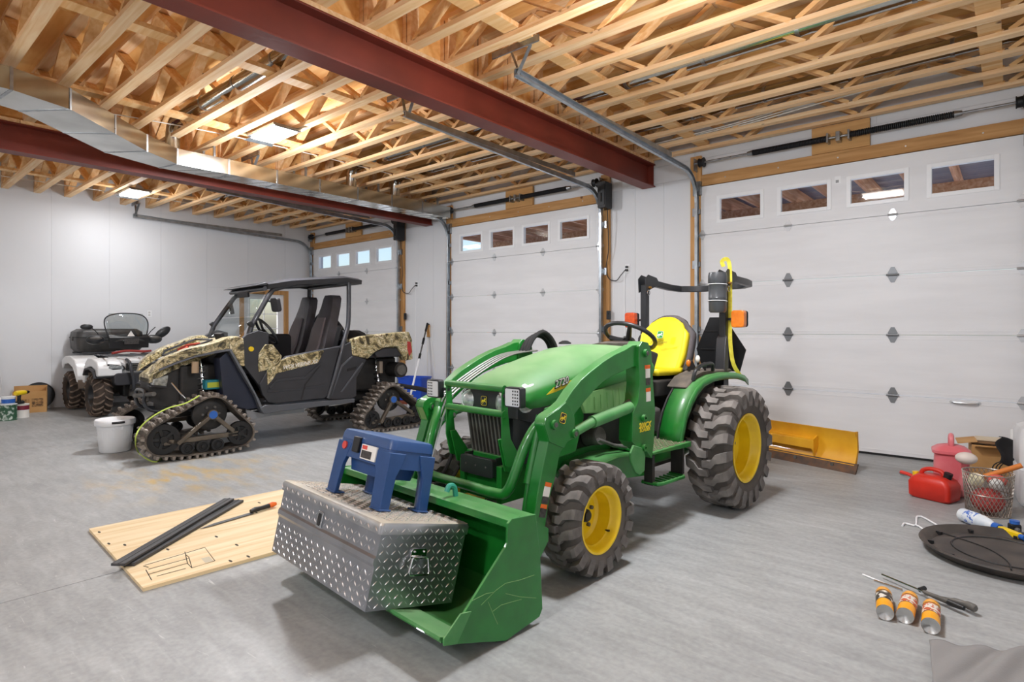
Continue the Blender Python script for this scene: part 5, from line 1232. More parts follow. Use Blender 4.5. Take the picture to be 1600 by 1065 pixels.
for y in (-.42, -.2, 0, .2, .42): AP('front_rack_bar', M().cyl((1.02, y, .91), (1.6, y, .91), .012, n=8), m_cage)
for x in (1.04, 1.3, 1.6): AP('front_rack_bar', M().cyl((x, -.46, .905), (x, .46, .905), .012, n=8), m_cage)
AP('tank', M().loft([[V((x, y, z)) for y, z in ((w, .62), (w, zt-.06), (w*.5, zt), (-w*.5, zt), (-w, zt-.06), (-w, .62))] for x, w, zt in ((.55, .16, .86), (.75, .2, .95), (1.0, .22, .96), (1.15, .2, .9))]), m_awhite, None, 40)
AP('saddle', M().loft([[V((x, y, z)) for y, z in ((w, zt-.1), (w*.9, zt-.02), (w*.4, zt), (-w*.4, zt), (-w*.9, zt-.02), (-w, zt-.1))] for x, w, zt in ((-.1, .18, .92), (.2, .18, .88), (.5, .15, .89), (.7, .13, .95))]), m_black, None, 40)
AP('rear_rack', M().tube([(-.34, -.42, .905), (.2, -.42, .905), (.2, .42, .905), (-.34, .42, .905)], .013, 8, True), m_cage)
bx = AP('rear_box', M().loft([[V((x, y, z)) for x, y in rrect(w, d, .08, 4, -.08, 0)] for w, d, z in ((.44, .86, .92), (.50, .94, .98), (.52, .97, 1.15), (.50, .94, 1.25), (.40, .80, 1.30))]), mk('scuffed_black_box', '2a2a2b', .45, col2='4a4744', scale=6), None, 40)
P('box_lid_seam', M().tube([V((x, y, 1.16)) for x, y in rrect(.525, .975, .08, 4, -.08, 0)], .006, 6, True), m_rubber, bx); P('box_latch', M().box((-.08, -.49, 1.14), (.07, .02, .07)), m_grey, bx, bevel=.004)
ws = AP('windscreen', M().sheet(lambda u, v: (1.05-.16*v+.08*(1-(2*u-1)**2), (u-.5)*(.50+.12*v-.16*max(0, v-.75)*4*abs(2*u-1)**3), 1.10+.44*v), 12, 8), m_clear, None, 60, solid=.004)
P('screen_edge', M().tube(spline([(.99, -.25, 1.12), (.93, -.30, 1.36), (.90, -.27, 1.48), (.95, -.15, 1.535), (.97, 0, 1.545), (.95, .15, 1.535), (.90, .27, 1.48), (.93, .30, 1.36), (.99, .25, 1.12)], 5), .009, 8), m_blk, ws)
P('screen_base', M().loft([[V((x, y, z)) for x, z in ((1.09-.05*abs(y)*3, 1.0), (1.125-.1*abs(y)*2, 1.16), (1.08-.1*abs(y)*2, 1.21), (1.02, 1.1))] for y in (-.27, -.15, 0, .15, .27)]), m_black, ws, 30)
P('warning_triangle', M().add([(1.13, -.05, 1.185), (1.13, .05, 1.185), (1.125, 0, 1.27), (1.135, -.05, 1.185), (1.135, .05, 1.185), (1.13, 0, 1.27)], [(0,1,2),(5,4,3),(0,3,4,1),(1,4,5,2),(2,5,3,0)]), m_labelw, ws, None)
P('number_plate', M().bb(1.12, 1.13, -.09, .11, 1.06, 1.15), m_labelb, ws, None); 
P('instrument_pod', M().box((.92, 0, 1.16), (.1, .22, .1), (0, -.4, 0)), m_black, ws, bevel=.02)
AP('cargo_net', M().tube(spline([(1.3, -.3, .93), (1.25, -.1, .96), (1.35, .1, .95), (1.2, .25, .95)], 6), .018, 8), mk('red_bungee', '8f2b24', .7))
AP('winch', M().cyl((1.62, -.1, .5), (1.62, .1, .5), .05, n=14), m_grey)
AP('plow_mast', M().bar((1.7, .28, .82), (1.78, .30, .45), .05, .05), m_cage, None)
# ------------------------------------------------------------------ diamond plate toolbox in the bucket
def diamond():
    m = mk('bright_aluminium', 'aeb1b7', .33, .9, col2='989ba1', scale=5, rvar=.08); return m
m_bar = mk('polished_bar', 'e6e8eb', .28, .85)
m_alu = diamond(); m_aluD = dusty('dusty_aluminium', 'b9bbbd', 'b9ae97', .32, .75, 3.0, 0, 'a2a4a7', .85)
TL_, TW_, TH_ = .936, .471, .353
_yaw, _pit = -.023, .239
ex = V((math.cos(_yaw)*math.cos(_pit), math.sin(_yaw)*math.cos(_pit), math.sin(_pit))); ey = V((-math.sin(_yaw), math.cos(_yaw), 0)); ez = ex.cross(ey)
fr_b = V((2.981, .37, .18))                     # front, near, bottom corner in tractor coordinates
org = fr_b-ex*TW_/2-ey*TL_/2
R3 = Matrix((TF.f, TF.l, V((0, 0, 1)))).transposed()
Bm = Matrix((R3 @ ex, R3 @ ey, R3 @ ez)).transposed().to_4x4(); Bm.translation = TF.o+R3 @ org
box = bpy.data.objects.new('toolbox', None); COL.objects.link(box); box.matrix_world = Bm
tag(box, 'diamond plate aluminium toolbox lying in the green loader bucket', 'toolbox')
def BP(name, m, mat, parent=None, smooth=40, **k): return P(name, m, mat, parent or box, smooth, **k)
hx, hy = TW_/2, TL_/2; zl = TH_-.05
# lower body, with a folded ridge across the front
body = BP('body', M().loft([[V((hx*fx, hy*f, z)), V((hx*fx, -hy*f, z)), V((-hx*.97, -hy*f, z)), V((-hx*.97, hy*f, z))] for z, f, fx in ((0, .965, .95), (.17, .979, .96), (.185, .980, 1.0), (.205, .982, 1.0), (.215, .983, .965), (zl+.01, .99, .965))]), m_alu, None, 30)
lid = BP('lid', M().loft([[V((x, y, z)) for x, y in rrect(w, d, r, 4)] for w, d, r, z in ((TW_+.012, TL_+.012, .02, zl), (TW_+.016, TL_+.016, .022, zl+.035), (TW_+.004, TL_+.004, .02, zl+.046), (TW_-.02, TL_-.02, .018, zl+.05))]), m_aluD, None, 35)
def treads(face, o, xd, yd, w, h, parent, pit=.03, skip=None):
    """raised lozenges set alternately at right angles"""
    o, xd, yd = V(o), V(xd).normalized(), V(yd).normalized(); nn = xd.cross(yd); m = M(); j = 0; y = pit*.5
    while y < h-pit*.3:
        i = 0; x = pit*.5
        while x < w-pit*.3:
            a = math.radians(45 if (i+j) % 2 else -45); d = xd*math.cos(a)+yd*math.sin(a); p = d.cross(nn); c = o+xd*x+yd*y
            if not (skip and skip(x, y)):
                m.add([c-d*pit*.44, c+p*pit*.07, c+d*pit*.46, c-p*pit*.07, c+nn*.0035-d*pit*.15, c+nn*.0035+d*pit*.15], [(0, 1, 5, 4), (1, 2, 5), (2, 3, 4, 5), (3, 0, 4), (0, 1, 2, 3)])
            x += pit; i += 1
        y += pit; j += 1
    return tag(P('tread_bars', m, m_bar, parent, None), kind='stuff')
treads('end', (hx*.95, hy*.9665, .004), (-1, 0, 0), (0, .0386, 1), TW_*.95, zl-.005, body)
treads('front_low', (hx*.951, -hy*.96, .004), (0, 1, 0), (.0145, 0, 1), TL_*.96, .165, body)
treads('front_up', (hx*.966, -hy*.98, .22), (0, 1, 0), (0, 0, 1), TL_*.98, zl-.225, body)
treads('lid_end', (hx, hy+.008, zl+.002), (-1, 0, 0), (0, 0, 1), TW_, .034, lid)
treads('lid_front', (hx+.008, -hy, zl+.002), (0, 1, 0), (0, 0, 1), TL_, .034, lid)
treads('lid_top', (-hx+.02, -hy+.02, TH_), (1, 0, 0), (0, 1, 0), TW_-.04, TL_-.04, lid)
# paddle latch
lt = BP('latch', M().prism(rrect(.052, .075, .01, 3, -hy*.08, zl-.055), hx*.966, hx*.966+.006, 'x'), m_chrome, None, bevel=.002)
P('latch_paddle', M().prism(rrect(.026, .055, .006, 3, -hy*.08, zl-.055), hx*.966+.004, hx*.966+.0085, 'x'), m_black, lt, bevel=.002)
# end handle
hn = BP('end_handle', M().prism(rrect(.085, .045, .014, 3, 0.02, .222), hy*.984, hy*.984+.007, 'y'), m_chrome, None, bevel=.002)
for x in (-.005, .045): P('rivet', M().ball((x, hy*.984+.008, .232), .0055, 8, 6), m_chrome, hn)
P('handle_loop', M().tube([V(p) for p in ((-.025, hy+.012, .205), (-.035, hy+.02, .155), (-.028, hy+.022, .143), (.064, hy+.022, .143), (.072, hy+.02, .155), (.06, hy+.012, .205), (.05, hy+.008, .21), (-.012, hy+.008, .21))], .005, 8, True), m_chrome, hn)

# ------------------------------------------------------------------ blue step stool with storage, standing on the toolbox
m_bplas = dusty('blue_plastic', '1d4276', '58779e', .42, .4, 8, .1, '20467c')
sx0, sx1, sy0, sy1 = hx-.365, hx-.10, hy-.672, hy-.185      # footprint on the lid (feet)
scx, scy = (sx0+sx1)/2, (sy0+sy1)/2; SW, SD, SH = sx1-sx0, sy1-sy0, .315
st = bpy.data.objects.new('step_stool', None); COL.objects.link(st); st.matrix_world = Bm @ Matrix.Translation((scx, scy, TH_+.003))
tag(st, 'blue plastic step stool standing on the diamond plate toolbox', 'stool')
def SP(name, m, mat, parent=None, smooth=40, **k): return P(name, m, mat, parent or st, smooth, **k)
TWt, TDt = SW-.02, SD-.04                                    # top is smaller than the feet
SP('top', M().loft([[V((x, y, z)) for x, y in rrect(w, d, r, 5)] for w, d, r, z in ((TWt+.012, TDt+.016, .035, SH-.048), (TWt+.006, TDt+.008, .035, SH-.018), (TWt-.008, TDt-.006, .03, SH-.004), (TWt-.03, TDt-.03, .022, SH))]), m_bplas, None, 40)
SP('apron', M().loft([[V((x, y, z)) for x, y in rrect(w, d, .03, 4)] for w, d, z in ((TWt+.012, TDt+.02, .185), (TWt+.006, TDt+.01, SH-.049))]), m_bplas, None, 40)
for a in (-1, 1):
    for b in (-1, 1):
        xo, yo = a*SW/2, b*SD/2; xt, yt = a*(TWt/2+.006), b*(TDt/2+.012)
        def sec(x, y, z, wx, wy): return [V((x, y, z)), V((x-a*wx, y, z)), V((x-a*wx, y-b*.02, z)), V((x-a*.02, y-b*wy, z)), V((x, y-b*wy, z))]
        lg = SP('leg', M().loft([sec(xo, yo, 0, .05, .08), sec(xo+(xt-xo)*.55, yo+(yt-yo)*.55, .15, .055, .09), sec(xo+(xt-xo)*.72, yo+(yt-yo)*.72, .20, .075, .115), sec(xt, yt, SH-.06, .09, .13)]), m_bplas, None, 30, bevel=.004)
        P('foot_rim', M().box((xo-a*.027, yo-b*.038, .004), (.062, .086, .008)), m_bplas, lg, bevel=.003)
SP('storage_bin', M().loft([[V((x, y, z)) for x, y in rrect(w, d, .03, 4)] for w, d, z in ((TWt-.06, TDt-.16, .125), (TWt-.045, TDt-.13, .19))]), m_bplas, None, 40)
# latch, round badge and printed label on the long front side
fx = TWt/2+.016
SP('lid_latch', M().bb(fx-.014, fx+.006, -.075, -.02, SH-.10, SH-.025), m_black, None, bevel=.006)
SP('round_badge', M().cyl((fx-.012, -.16, .235), (fx-.002, -.16, .235), .019, n=20), mk('badge_red', 'd8483c', .4))
lb = SP('printed_label', M().bb(fx-.012, fx-.0035, .0, .13, .195, .262), m_labelw, None)
P('label_print', M().bb(fx-.0035, fx-.003, .006, .095, .2, .235), m_labelb, lb, None); P('label_logo', M().bb(fx-.0035, fx-.003, .006, .05, .24, .258), bpy.data.materials['badge_red'], lb, None)

# ------------------------------------------------------------------ plywood sheet, planks, machete
pc = [on_z(139, 830), on_z(227, 928)]
e1 = (pc[1]-pc[0]).normalized(); e2 = V((-e1.y, e1.x, 0))
pm = Matrix((e1, e2, V((0, 0, 1)))).transposed().to_4x4(); pm.translation = pc[0]
ply = P('plywood_board', M().bb(0, 1.24, 0, 1.36, 0.001, .019), wood('pale_plywood', 'd2b78a', 'dec79f', 'e8d6b6', .8, 'Y', .65)); ply.matrix_world = pm
tag(ply, 'pale plywood sheet on the floor with pencil lines', 'plywood')
ink = mk('pencil_ink', '3b3226', .8)
def pl(u, v): 
    q = on_z(u, v, .019)-pc[0]; return V((q.dot(e1), q.dot(e2), .0192))
for a in ([(226,883),(320,855),(336,876),(300,887),(295,870),(290,866)], [(232,889),(295,872)], [(232,897),(292,880)], [(228,890),(237,906)], [(245,900),(290,888)], [(224,884),(232,886)], [(289,862),(293,880),(300,887)]):
    P('drawn_line', M().tube([pl(*q) for q in a], .0022, 4), ink, ply, None)
P('printed_stamp', M().prism([(p.x, p.y) for p in (pl(314,872), pl(327,869), pl(334,876), pl(321,879))], .0191, .0196, 'z'), mk('stamp_grey', 'bdb39c', .7), ply, None)
for u, v in ((155,831),(170,849),(195,851),(262,858),(338,838),(370,851),(388,869),(360,876),(405,785),(400,800)):
    q = pl(u, v); P('football_patch', M().prism([(q.x+.022*math.cos(2*PI*k/10), q.y+.007*math.sin(2*PI*k/10)) for k in range(10)], .0185, .0195, 'z'), bpy.data.materials['pencil_ink'], ply, None)
m_plank = wood('charcoal_plank', '2a2a2b', '38383a', '4c4b4b', 1.2, 'X', .6, False)
def plank(a, b, w, z, th, label, zend=None):
    A, B = on_z(*a, z), on_z(*b, z); B.z = z if zend is None else zend
    d = (B-A); L_ = d.length; o = P('plank', M().bb(0, L_, -w/2, w/2, 0, th).bb(0, L_, -w*.1, w*.02, th, th+.003), m_plank, None, None, bevel=.002)
    x = d.normalized(); y = V((-x.y, x.x, 0)).normalized(); zz = x.cross(y); m = Matrix((x, y, zz)).transposed().to_4x4(); m.translation = A; o.matrix_world = m
    tag(o, label, 'plank', 'charcoal planks on the plywood')
plank((198, 884), (372, 784), .085, .0205, .018, 'lower charcoal plank lying across the plywood sheet')
plank((184, 884), (358, 781), .075, .043, .014, 'upper charcoal plank lying on the other charcoal plank')
A, B = on_z(431, 789, .03), on_z(313, 826, .022); d = (A-B); x = d.normalized(); y = V((-x.y, x.x, 0)); m_ = Matrix((x, y, V((0, 0, 1)))).transposed().to_4x4(); m_.translation = B
L_ = d.length; mach = thing('machete', 'machete with black and orange handle on the plywood', 'machete'); mach.matrix_world = m_
P('blade', M().prism([(0, 0), (.06, -.014), (L_*.66, -.022), (L_*.66, .016), (.1, .02)], 0, .003, 'z'), mk('grey_blade', '6d6f70', .4, .8), mach, None)
P('handle', M().tube([(L_*.64, 0, .014), (L_*.7, 0, .018), (L_*.78, 0, .015), (L_*.92, 0, .015)], [.014, .018, .015, .016], 10), m_black, mach)
P('handle_end', M().tube([(L_*.90, 0, .016), (L_*.95, 0, .017), (L_, 0, .015)], [.0165, .019, .012], 10), mk('orange_grip', 'd9661f', .5), mach)

# ------------------------------------------------------------------ white pail
c = on_z(180, 704); pail = thing('pail', 'white plastic pail with lid beside the rubber track', 'pail', (c.x, c.y, 0))
P('tub', M().lathe([(.0, .002), (.135, .002), (.142, .01), (.168, .30), (.172, .31), (.166, .31), (.0, .305)], n=36), m_white, pail)
for k in range(18): a = 2*PI*k/18; P('tub_rib', M().bar((.139*math.cos(a), .139*math.sin(a), .03), (.16*math.cos(a), .16*math.sin(a), .23), .006, .006, (math.cos(a), math.sin(a), 0)), m_white, pail, None)
ld_ = P('pail_lid', M().lathe([(.182, .285), (.186, .30), (.186, .335), (.178, .345), (.150, .34), (.0, .342)], n=36, cap=False), m_white, pail)
dv = (V((0, 0, 0))-V((c.x, c.y, 0))).normalized(); ang = math.atan2(dv.y, dv.x)+.15
P('clip_handle', M().tube([(.186*math.cos(ang+t), .186*math.sin(ang+t), .322) for t in (-.3, -.15, 0, .15, .3)], .013, 6), m_black, pail)
P('grip_tape', M().box((.155*math.cos(ang), .155*math.sin(ang), .26), (.012, .10, .04), (0, 0, ang)), m_white, pail, bevel=.004)
# yellow-green cord looped over the front track
q = [UF.Y(u, v, .81) for u, v in ((312, 618),(290, 630),(262, 638),(235, 652),(218, 668),(211, 685))]
pts = [world(UF, (p.x, .80 if i < 3 else .83, p.z)) for i, p in enumerate(q)]+[on_z(216, 706, .02), on_z(232, 718, .006), on_z(245, 721, .006), on_z(256, 712, .006)]
tag(P('cord', M().tube(spline(pts, 6), .007, 6), mk('lime_cord', 'b9cf5a', .6)), 'lime green cord looped over the front rubber track', 'cord')

# ------------------------------------------------------------------ left edge: carton, cans, drill
m_card = mk('cardboard', 'b98b54', .8, col2='c79a63', scale=4)
b0, b1 = on_z(43, 645), on_z(73, 643); e1 = (b1-b0).normalized(); e2 = V((-e1.y, e1.x, 0)); wB = (b1-b0).length
if e2.x > 0: e2 = -e2
cm = Matrix((e1, -e2 if e1.cross(e2).z < 0 else e2, V((0, 0, 1)))).transposed().to_4x4(); cm.translation = b0-e1*.18
carton = thing('cardboard_box', 'open cardboard box against the left wall by the quad bike', 'box'); carton.matrix_world = cm
dd = .30; w_c = wB+.18
sg = 1 if (cm.to_3x3() @ V((0, 1, 0))).x < 0 else -1
for nm, b in (('front_side', (0, w_c, 0, sg*.006, 0, .33)), ('back_side', (0, w_c, sg*dd, sg*(dd+.006), 0, .40)), ('end_side', (0, .006, sg*.006, sg*dd, 0, .33)), ('end_side', (w_c-.006, w_c, sg*.006, sg*dd, 0, .40)), ('box_bottom', (0, w_c, sg*.006, sg*dd, 0, .006))):
    P(nm, M().bb(b[0], b[1], min(b[2], b[3]), max(b[2], b[3]), b[4], b[5]), m_card, carton, None)
P('printed_panel', M().bb(.23, .37, min(-sg*.001, 0), max(-sg*.001, 0), .09, .22), mk('brown_print', '4a3420', .7, col2='b98b54', scale=30), carton, None)
P('printed_panel', M().bb(.04, .20, min(-sg*.001, 0), max(-sg*.001, 0), .10, .21), bpy.data.materials['brown_print'], carton, None)
# black round lid leaning behind the carton
c = on_x(52, 640, -11.82); rl = P('round_lid', M().lathe([(.0, 0), (.20, 0), (.212, .012), (.212, .03), (.20, .03), (.195, .012), (.0, .012)], n=36), m_black); rl.location = (-11.955, on_x(60, 640, -11.9).y+.01, .222); rl.rotation_euler = (0, PI/2-.12, 0)
tag(rl, 'black round lid leaning on the wall behind the cardboard box', 'lid')
def can(u, v, r, h, mat, label, lid_m, band=None, grp='paint cans by the left wall'):
    p = on_z(u, v); t = thing('paint_can', label, 'can', (p.x, p.y, 0), group=grp)
    P('can_body', M().lathe([(0, .0), (r, 0), (r, .006), (r*.985, .01), (r*.985, h-.012), (r, h-.008), (r, h)], n=28), mat, t)
    P('can_lid', M().lathe([(r*.97, h), (r*1.02, h+.004), (r*1.02, h+.010), (r*.9, h+.012), (r*.85, h+.006), (0, h+.006)], n=28), lid_m, t)
    if band: P('label_band', M().lathe([(r*.99, h*.62), (r*.995, h*.62), (r*.995, h*.95), (r*.99, h*.95)], n=28, cap=False), band, t)
    return p, h
m_cgreen = mk('green_can_label', '2f5a40', .5, col2='bcc9bf', scale=22, mix=(.5, .6))
p1_, _ = can(13, 656, .10, .22, m_cgreen, 'green paint can at the left edge of the picture', m_white)
p2_, _ = can(33, 652, .095, .19, m_labelw, 'white paint can with a dark red band in front of the cardboard box', mk('cream_lid', 'ddd8ce', .5), mk('wine_band', '7c2236', .5))
can(-6, 655, .09, .21, mk('pale_can', 'cfd6cd', .5), 'pale can cut by the left edge beside the green paint can', m_white)
t = thing('blue_tub', 'small white tub with blue label on the green paint can', 'tub', (p1_.x, p1_.y, .233)); P('tub_body', M().lathe([(0, 0), (.07, 0), (.078, .09), (0, .09)], n=24), m_white, t); P('tub_label', M().lathe([(.0745, .012), (.0765, .012), (.0785, .07), (.0765, .07)], n=24, cap=False), m_blue, t); P('tub_lid', M().lathe([(.08, .088), (.082, .09), (.082, .104), (.0, .106)], n=24), m_white, t)
t = thing('drill', 'yellow and black cordless drill on the white paint can', 'drill', (p2_.x, p2_.y, .203), (0, 0, 2.2))
P('motor_body', M().tube([(-.09, 0, .16), (-.06, 0, .16), (.05, 0, .16), (.07, 0, .16)], [.03, .038, .036, .028], 14), m_yel, t); P('chuck', M().tube([(.07, 0, .16), (.11, 0, .16), (.13, 0, .16)], [.026, .024, .012], 12), m_black, t)
P('drill_handle', M().tube([(-.03, 0, .13), (-.035, 0, .08), (-.03, 0, .03)], [.024, .022, .026], 10), m_black, t); P('battery_pack', M().box((-.02, 0, .02), (.10, .065, .04)), m_black, t, bevel=.008)
p3_ = on_z(-6, 655); o = P('paper_roll', M().tube([(-.16, 0, 0), (.16, 0, 0)], .045, 20), m_white); o.location = (p3_.x, p3_.y+.05, .268); o.rotation_euler = (0, 0, 1.2); tag(o, 'white paper roll lying on the cans at the left edge', 'roll')
# pale stepladder legs leaning on the left wall
q = on_x(2, 540, XL+.03)
mk('ladder_grey', 'b4b6b8', .5)
t = thing('stepladder', 'pale grey stepladder leaning at the left edge of the wall', 'ladder', (XL+.3, q.y-.2, 0))
for y in (-.16, .16): P('ladder_rail', M().bar((.0, y*1.25, .0), (-.27, y*.55, 1.12), .045, .02, (1, 0, 0)), bpy.data.materials['ladder_grey'], t, None)
for k in range(4): f = .16+.22*k; P('ladder_step', M().bb(-.27*f-.035, -.27*f+.035, -.16*(1.2-.65*f), .16*(1.2-.65*f), 1.12*f-.012, 1.12*f+.012), bpy.data.materials['ladder_grey'], t, None)

# ------------------------------------------------------------------ beside the far doors: bins, tray, pole, brush
m_bin = mk('blue_bin_plastic', '1f4fc4', .4)
def bin_(c, w, d, h, rz, label):
    t = thing('recycling_bin', label, 'bin', c, (0, 0, rz), group='blue recycling bins')
    P('bin_shell', M().loft([[V((x, y, z)) for x, y in rrect(w*f, d*f, .03, 3)] for f, z in ((.88, 0), (1.0, h), (1.05, h), (1.05, h-.02), (1.03, h-.02))]+[[V((x, y, z)) for x, y in rrect(w*f, d*f, .03, 3)] for f, z in ((.97, h-.004), (.86, .012))]), m_bin, t, 40)
    ar = P('recycle_mark', M().tube([V((-.12+.035*math.cos(2*PI*k/3+PI/2), -d*.485, h*.6+.035*math.sin(2*PI*k/3+PI/2))) for k in range(3)], .006, 4, True), m_labelw, t, None)
    P('print_line', M().bb(.05, .13, -d*.475, -d*.47, h*.42, h*.46), m_labelw, t, None)
p = on_z(645, 629); bx_, by_ = -8.03, 6.72
bin_((bx_, by_, .052), .48, .38, .40, .35, 'blue recycling bin on the brown tray by the far wall')
tr = thing('floor_tray', 'low red brown tray under the blue recycling bin', 'tray', (bx_+.03, by_-.03, 0), (0, 0, .35)); m_tray = mk('red_brown_tray', '7a3c26', .6)
P('tray_base', M().bb(-.36, .36, -.26, .26, 0, .012), m_tray, tr, None)
for a in ((-.36, .36, -.26, -.245), (-.36, .36, .245, .26), (-.36, -.345, -.245, .245), (.345, .36, -.245, .245)): P('tray_lip', M().bb(*a, .012, .05), m_tray, tr, None)
top = on_y(668, 505, YB-.05); bot = V((-7.95, 6.42, .02)); bot = on_z(634, 648); bot = on_z(636, 640)
t = thing('squeegee_pole', 'white and black telescopic pole leaning beside the blue bin', 'pole'); dd_ = top-bot
def seg(a, b, r, m, nm): P(nm, M().cyl(bot+dd_*a, bot+dd_*b, r, n=10), m, t)
seg(0, .56, .017, m_white, 'lower_tube'); seg(.56, .62, .022, m_black, 'twist_lock'); seg(.62, .74, .013, m_grey, 'upper_tube'); seg(.74, .81, .022, m_black, 'foam_grip'); seg(.81, .90, .013, m_grey, 'upper_tube'); seg(.90, 1.0, .02, m_black, 'pole_head')
bp_ = on_y(670, 516, YB-.02); t = thing('wall_brush', 'small tan brush hanging on the wall above the blue bin', 'brush', (bp_.x, YB-.028, bp_.z)); P('brush_block', M().bb(-.03, .03, -.02, .02, -.12, .10), m_bplate, t, None, bevel=.006); P('hook', M().cyl((0, -.02, .11), (0, .02, .11), .012, n=10), m_black, t)
P('hanging_cord', M().tube([(-.02, 0, -.12), (-.03, -.005, -.7), (.01, -.005, -1.0)], .004, 5), m_wire, t); P('hanging_cord', M().tube(spline([(.02, 0, .1), (.12, -.005, -.4), (.2, -.005, -.75)], 4), .003, 5), m_wire, t)

# ------------------------------------------------------------------ yellow grader blade behind the tractor
m_plow = mk('worn_plow_yellow', 'dfa51f', .45, col2='d29414', scale=5, coat=.2)
a0 = on_z(1338, 741); dirv = (on_z(1205, 714)-a0).normalized(); nrm = V((-dirv.y, dirv.x, 0)); nrm = nrm if nrm.y > 0 else -nrm
pmx = Matrix((dirv, -nrm, V((0, 0, 1)))).transposed().to_4x4()
if pmx.determinant() < 0: pmx = Matrix((dirv, nrm, V((0, 0, 1)))).transposed().to_4x4(); sgy = 1
else: sgy = -1
pmx.translation = a0; plow = thing('plow_blade', 'yellow steel plow blade standing behind the rear tire', 'blade'); plow.matrix_world = pmx
LP = 1.55
def pf(pts): return [(sgy*y, z) for y, z in pts]           # (depth away from viewer, z)
P('mouldboard', M().prism(pf([(.02, .07), (.045, .10), (.075, .20), (.065, .30), (.03, .37), (.04, .372), (.078, .30), (.09, .20), (.06, .09), (.03, .062)]), .03, LP, 'x'), m_plow, plow, 30)
P('cutting_edge', M().prism(pf([(-.02, .0), (.03, .085), (.045, .085), (.0, .0)]), 0, LP, 'x'), mk('rusty_edge', '4d3f36', .7, .3, col2='6a4a32', scale=14), plow, None)
for x in (.22, .58, .94, 1.3): P('edge_bolt', M().cyl((x, -sgy*.004+sgy*.0, .048), (x, sgy*.03, .05), .016, n=10), m_grey, plow)
P('stiffener_channel', M().prism(pf([(-.01, .16), (-.01, .245), (.075, .255), (.085, .15)]), .40, LP, 'x'), m_plow, plow, None, bevel=.003)
P('stiffener_rib', M().prism(pf([(.01, .09), (-.015, .15), (-.015, .25), (.06, .285), (.08, .2)]), .385, .40, 'x'), m_plow, plow, None)
P('end_rib', M().prism(pf([(.03, .08), (.05, .1), (.075, .2), (.06, .37), (.09, .37), (.1, .2), (.07, .08)]), .028, .04, 'x'), m_plow, plow, None)

# ------------------------------------------------------------------ right: cans, box, basket and the rest
m_redp = mk('red_polythene', 'd2301f', .4, col2='c0281a', scale=6)
m_pink = mk('pink_polythene', 'd2646c', .45, col2='d98a8e', scale=4)
p = on_z(1462, 782); g = thing('fuel_can', 'red plastic fuel can beside the pink watering can', 'fuel can', (p.x-.015, p.y+.06, 0), (0, 0, -.35))
P('tank', M().loft([[V((x, y, z)) for x, y in rrect(w, d, .035, 4, ox, 0)] for w, d, z, ox in ((.26, .17, .003, 0), (.285, .2, .02, 0), (.29, .205, .12, 0), (.255, .19, .155, .0), (.2, .15, .178, -.0), (.18, .13, .182, 0))]), m_redp, g, 40)
P('carry_handle', M().tube(spline([(-.09, 0, .168), (-.075, 0, .205), (-.02, 0, .225), (.05, 0, .215), (.07, 0, .18)], 5), .016, 8), m_redp, g)
P('filler_cap', M().cyl((.085, 0, .165), (.10, 0, .215), .028, n=16), m_black, g); P('vent_cap', M().cyl((-.125, 0, .145), (-.13, 0, .185), .022, n=12), m_yel, g); P('spout', M().tube(spline([(-.14, .02, .13), (-.2, .02, .145), (-.25, .02, .15)], 4), .014, 8), m_redp, g)
p = on_z(1484, 776); wcn = thing('watering_can', 'pink plastic watering can with a white rose', 'watering can', (p.x+.0, p.y+.13, 0), (0, 0, .12))
P('can_body', M().loft([[V((x, y, z)) for x, y in rrect(w, w*.92, .05, 4)] for w, z in ((.215, .003), (.235, .03), (.225, .2), (.215, .31), (.25, .325), (.25, .345), (.18, .375), (.1, .39))]), m_pink, wcn, 40)
P('top_handle', M().tube(spline([(-.0, .05, .375), (-.0, .045, .44), (0, 0, .46), (0, -.045, .44), (0, -.05, .375)], 5), .018, 10), m_pink, wcn)
P('spout', M().loft([[V((x+.0, y, z)) for x, y in [(cx_+r*math.cos(2*PI*k/12), cy_+r*math.sin(2*PI*k/12)) for k in range(12)]] for cx_, cy_, r, z in ((.06, -.11, .045, .03), (.07, -.14, .032, .14), (.075, -.17, .024, .25), (.08, -.19, .03, .30))]), m_pink, wcn, 40)
P('rose', M().ball((.08, -.20, .325), (.07, .055, .045), 18, 10), mk('pale_rose', 'd9cdc4', .5), wcn)
# carton by the door with things on top
bx2 = thing('storage_carton', 'tan cardboard carton near the door corner behind the wire basket', 'box', (-.06, 6.62, 0), (0, 0, .12))
for b in ((-.22, .22, -.16, -.154, 0, .30), (-.22, .22, .154, .16, 0, .30), (-.22, -.214, -.154, .154, 0, .30), (.214, .22, -.154, .154, 0, .30), (-.214, .214, -.154, .154, 0, .28)): P('carton_side', M().bb(*b), m_card, bx2, None)
P('carton_flap', M().box((-.25, -.02, .315), (.14, .30, .005), (0, -.2, 0)), m_card, bx2, None); P('carton_flap', M().box((0, -.2, .29), (.40, .10, .005), (-.3, 0, 0)), m_card, bx2, None)
bm_ = bx2.matrix_basis if False else Matrix.Translation((-.06, 6.62, 0)) @ Matrix.Rotation(.12, 4, 'Z')
for k, (c_, th, lab) in enumerate((('8a6a4a', .02, 'brown book lying lowest on the tan carton'), ('d9c9ae', .016, 'cream book lying on the brown book on the carton'))):
    o = P('book', M().box((-.07, .0, .3+.004+.024*k+th/2), (.22, .17, th)), mk('book_%d' % k, c_, .7), None, bevel=.002); o.matrix_world = bm_; tag(o, lab, 'book', 'books on the carton')
o = P('paper_towel', M().cyl((0, 0, 0), (0, 0, .12), .055, n=24), m_white); o.location = (.05, 6.72, .302); tag(o, 'white paper roll standing on the tan carton', 'paper roll')
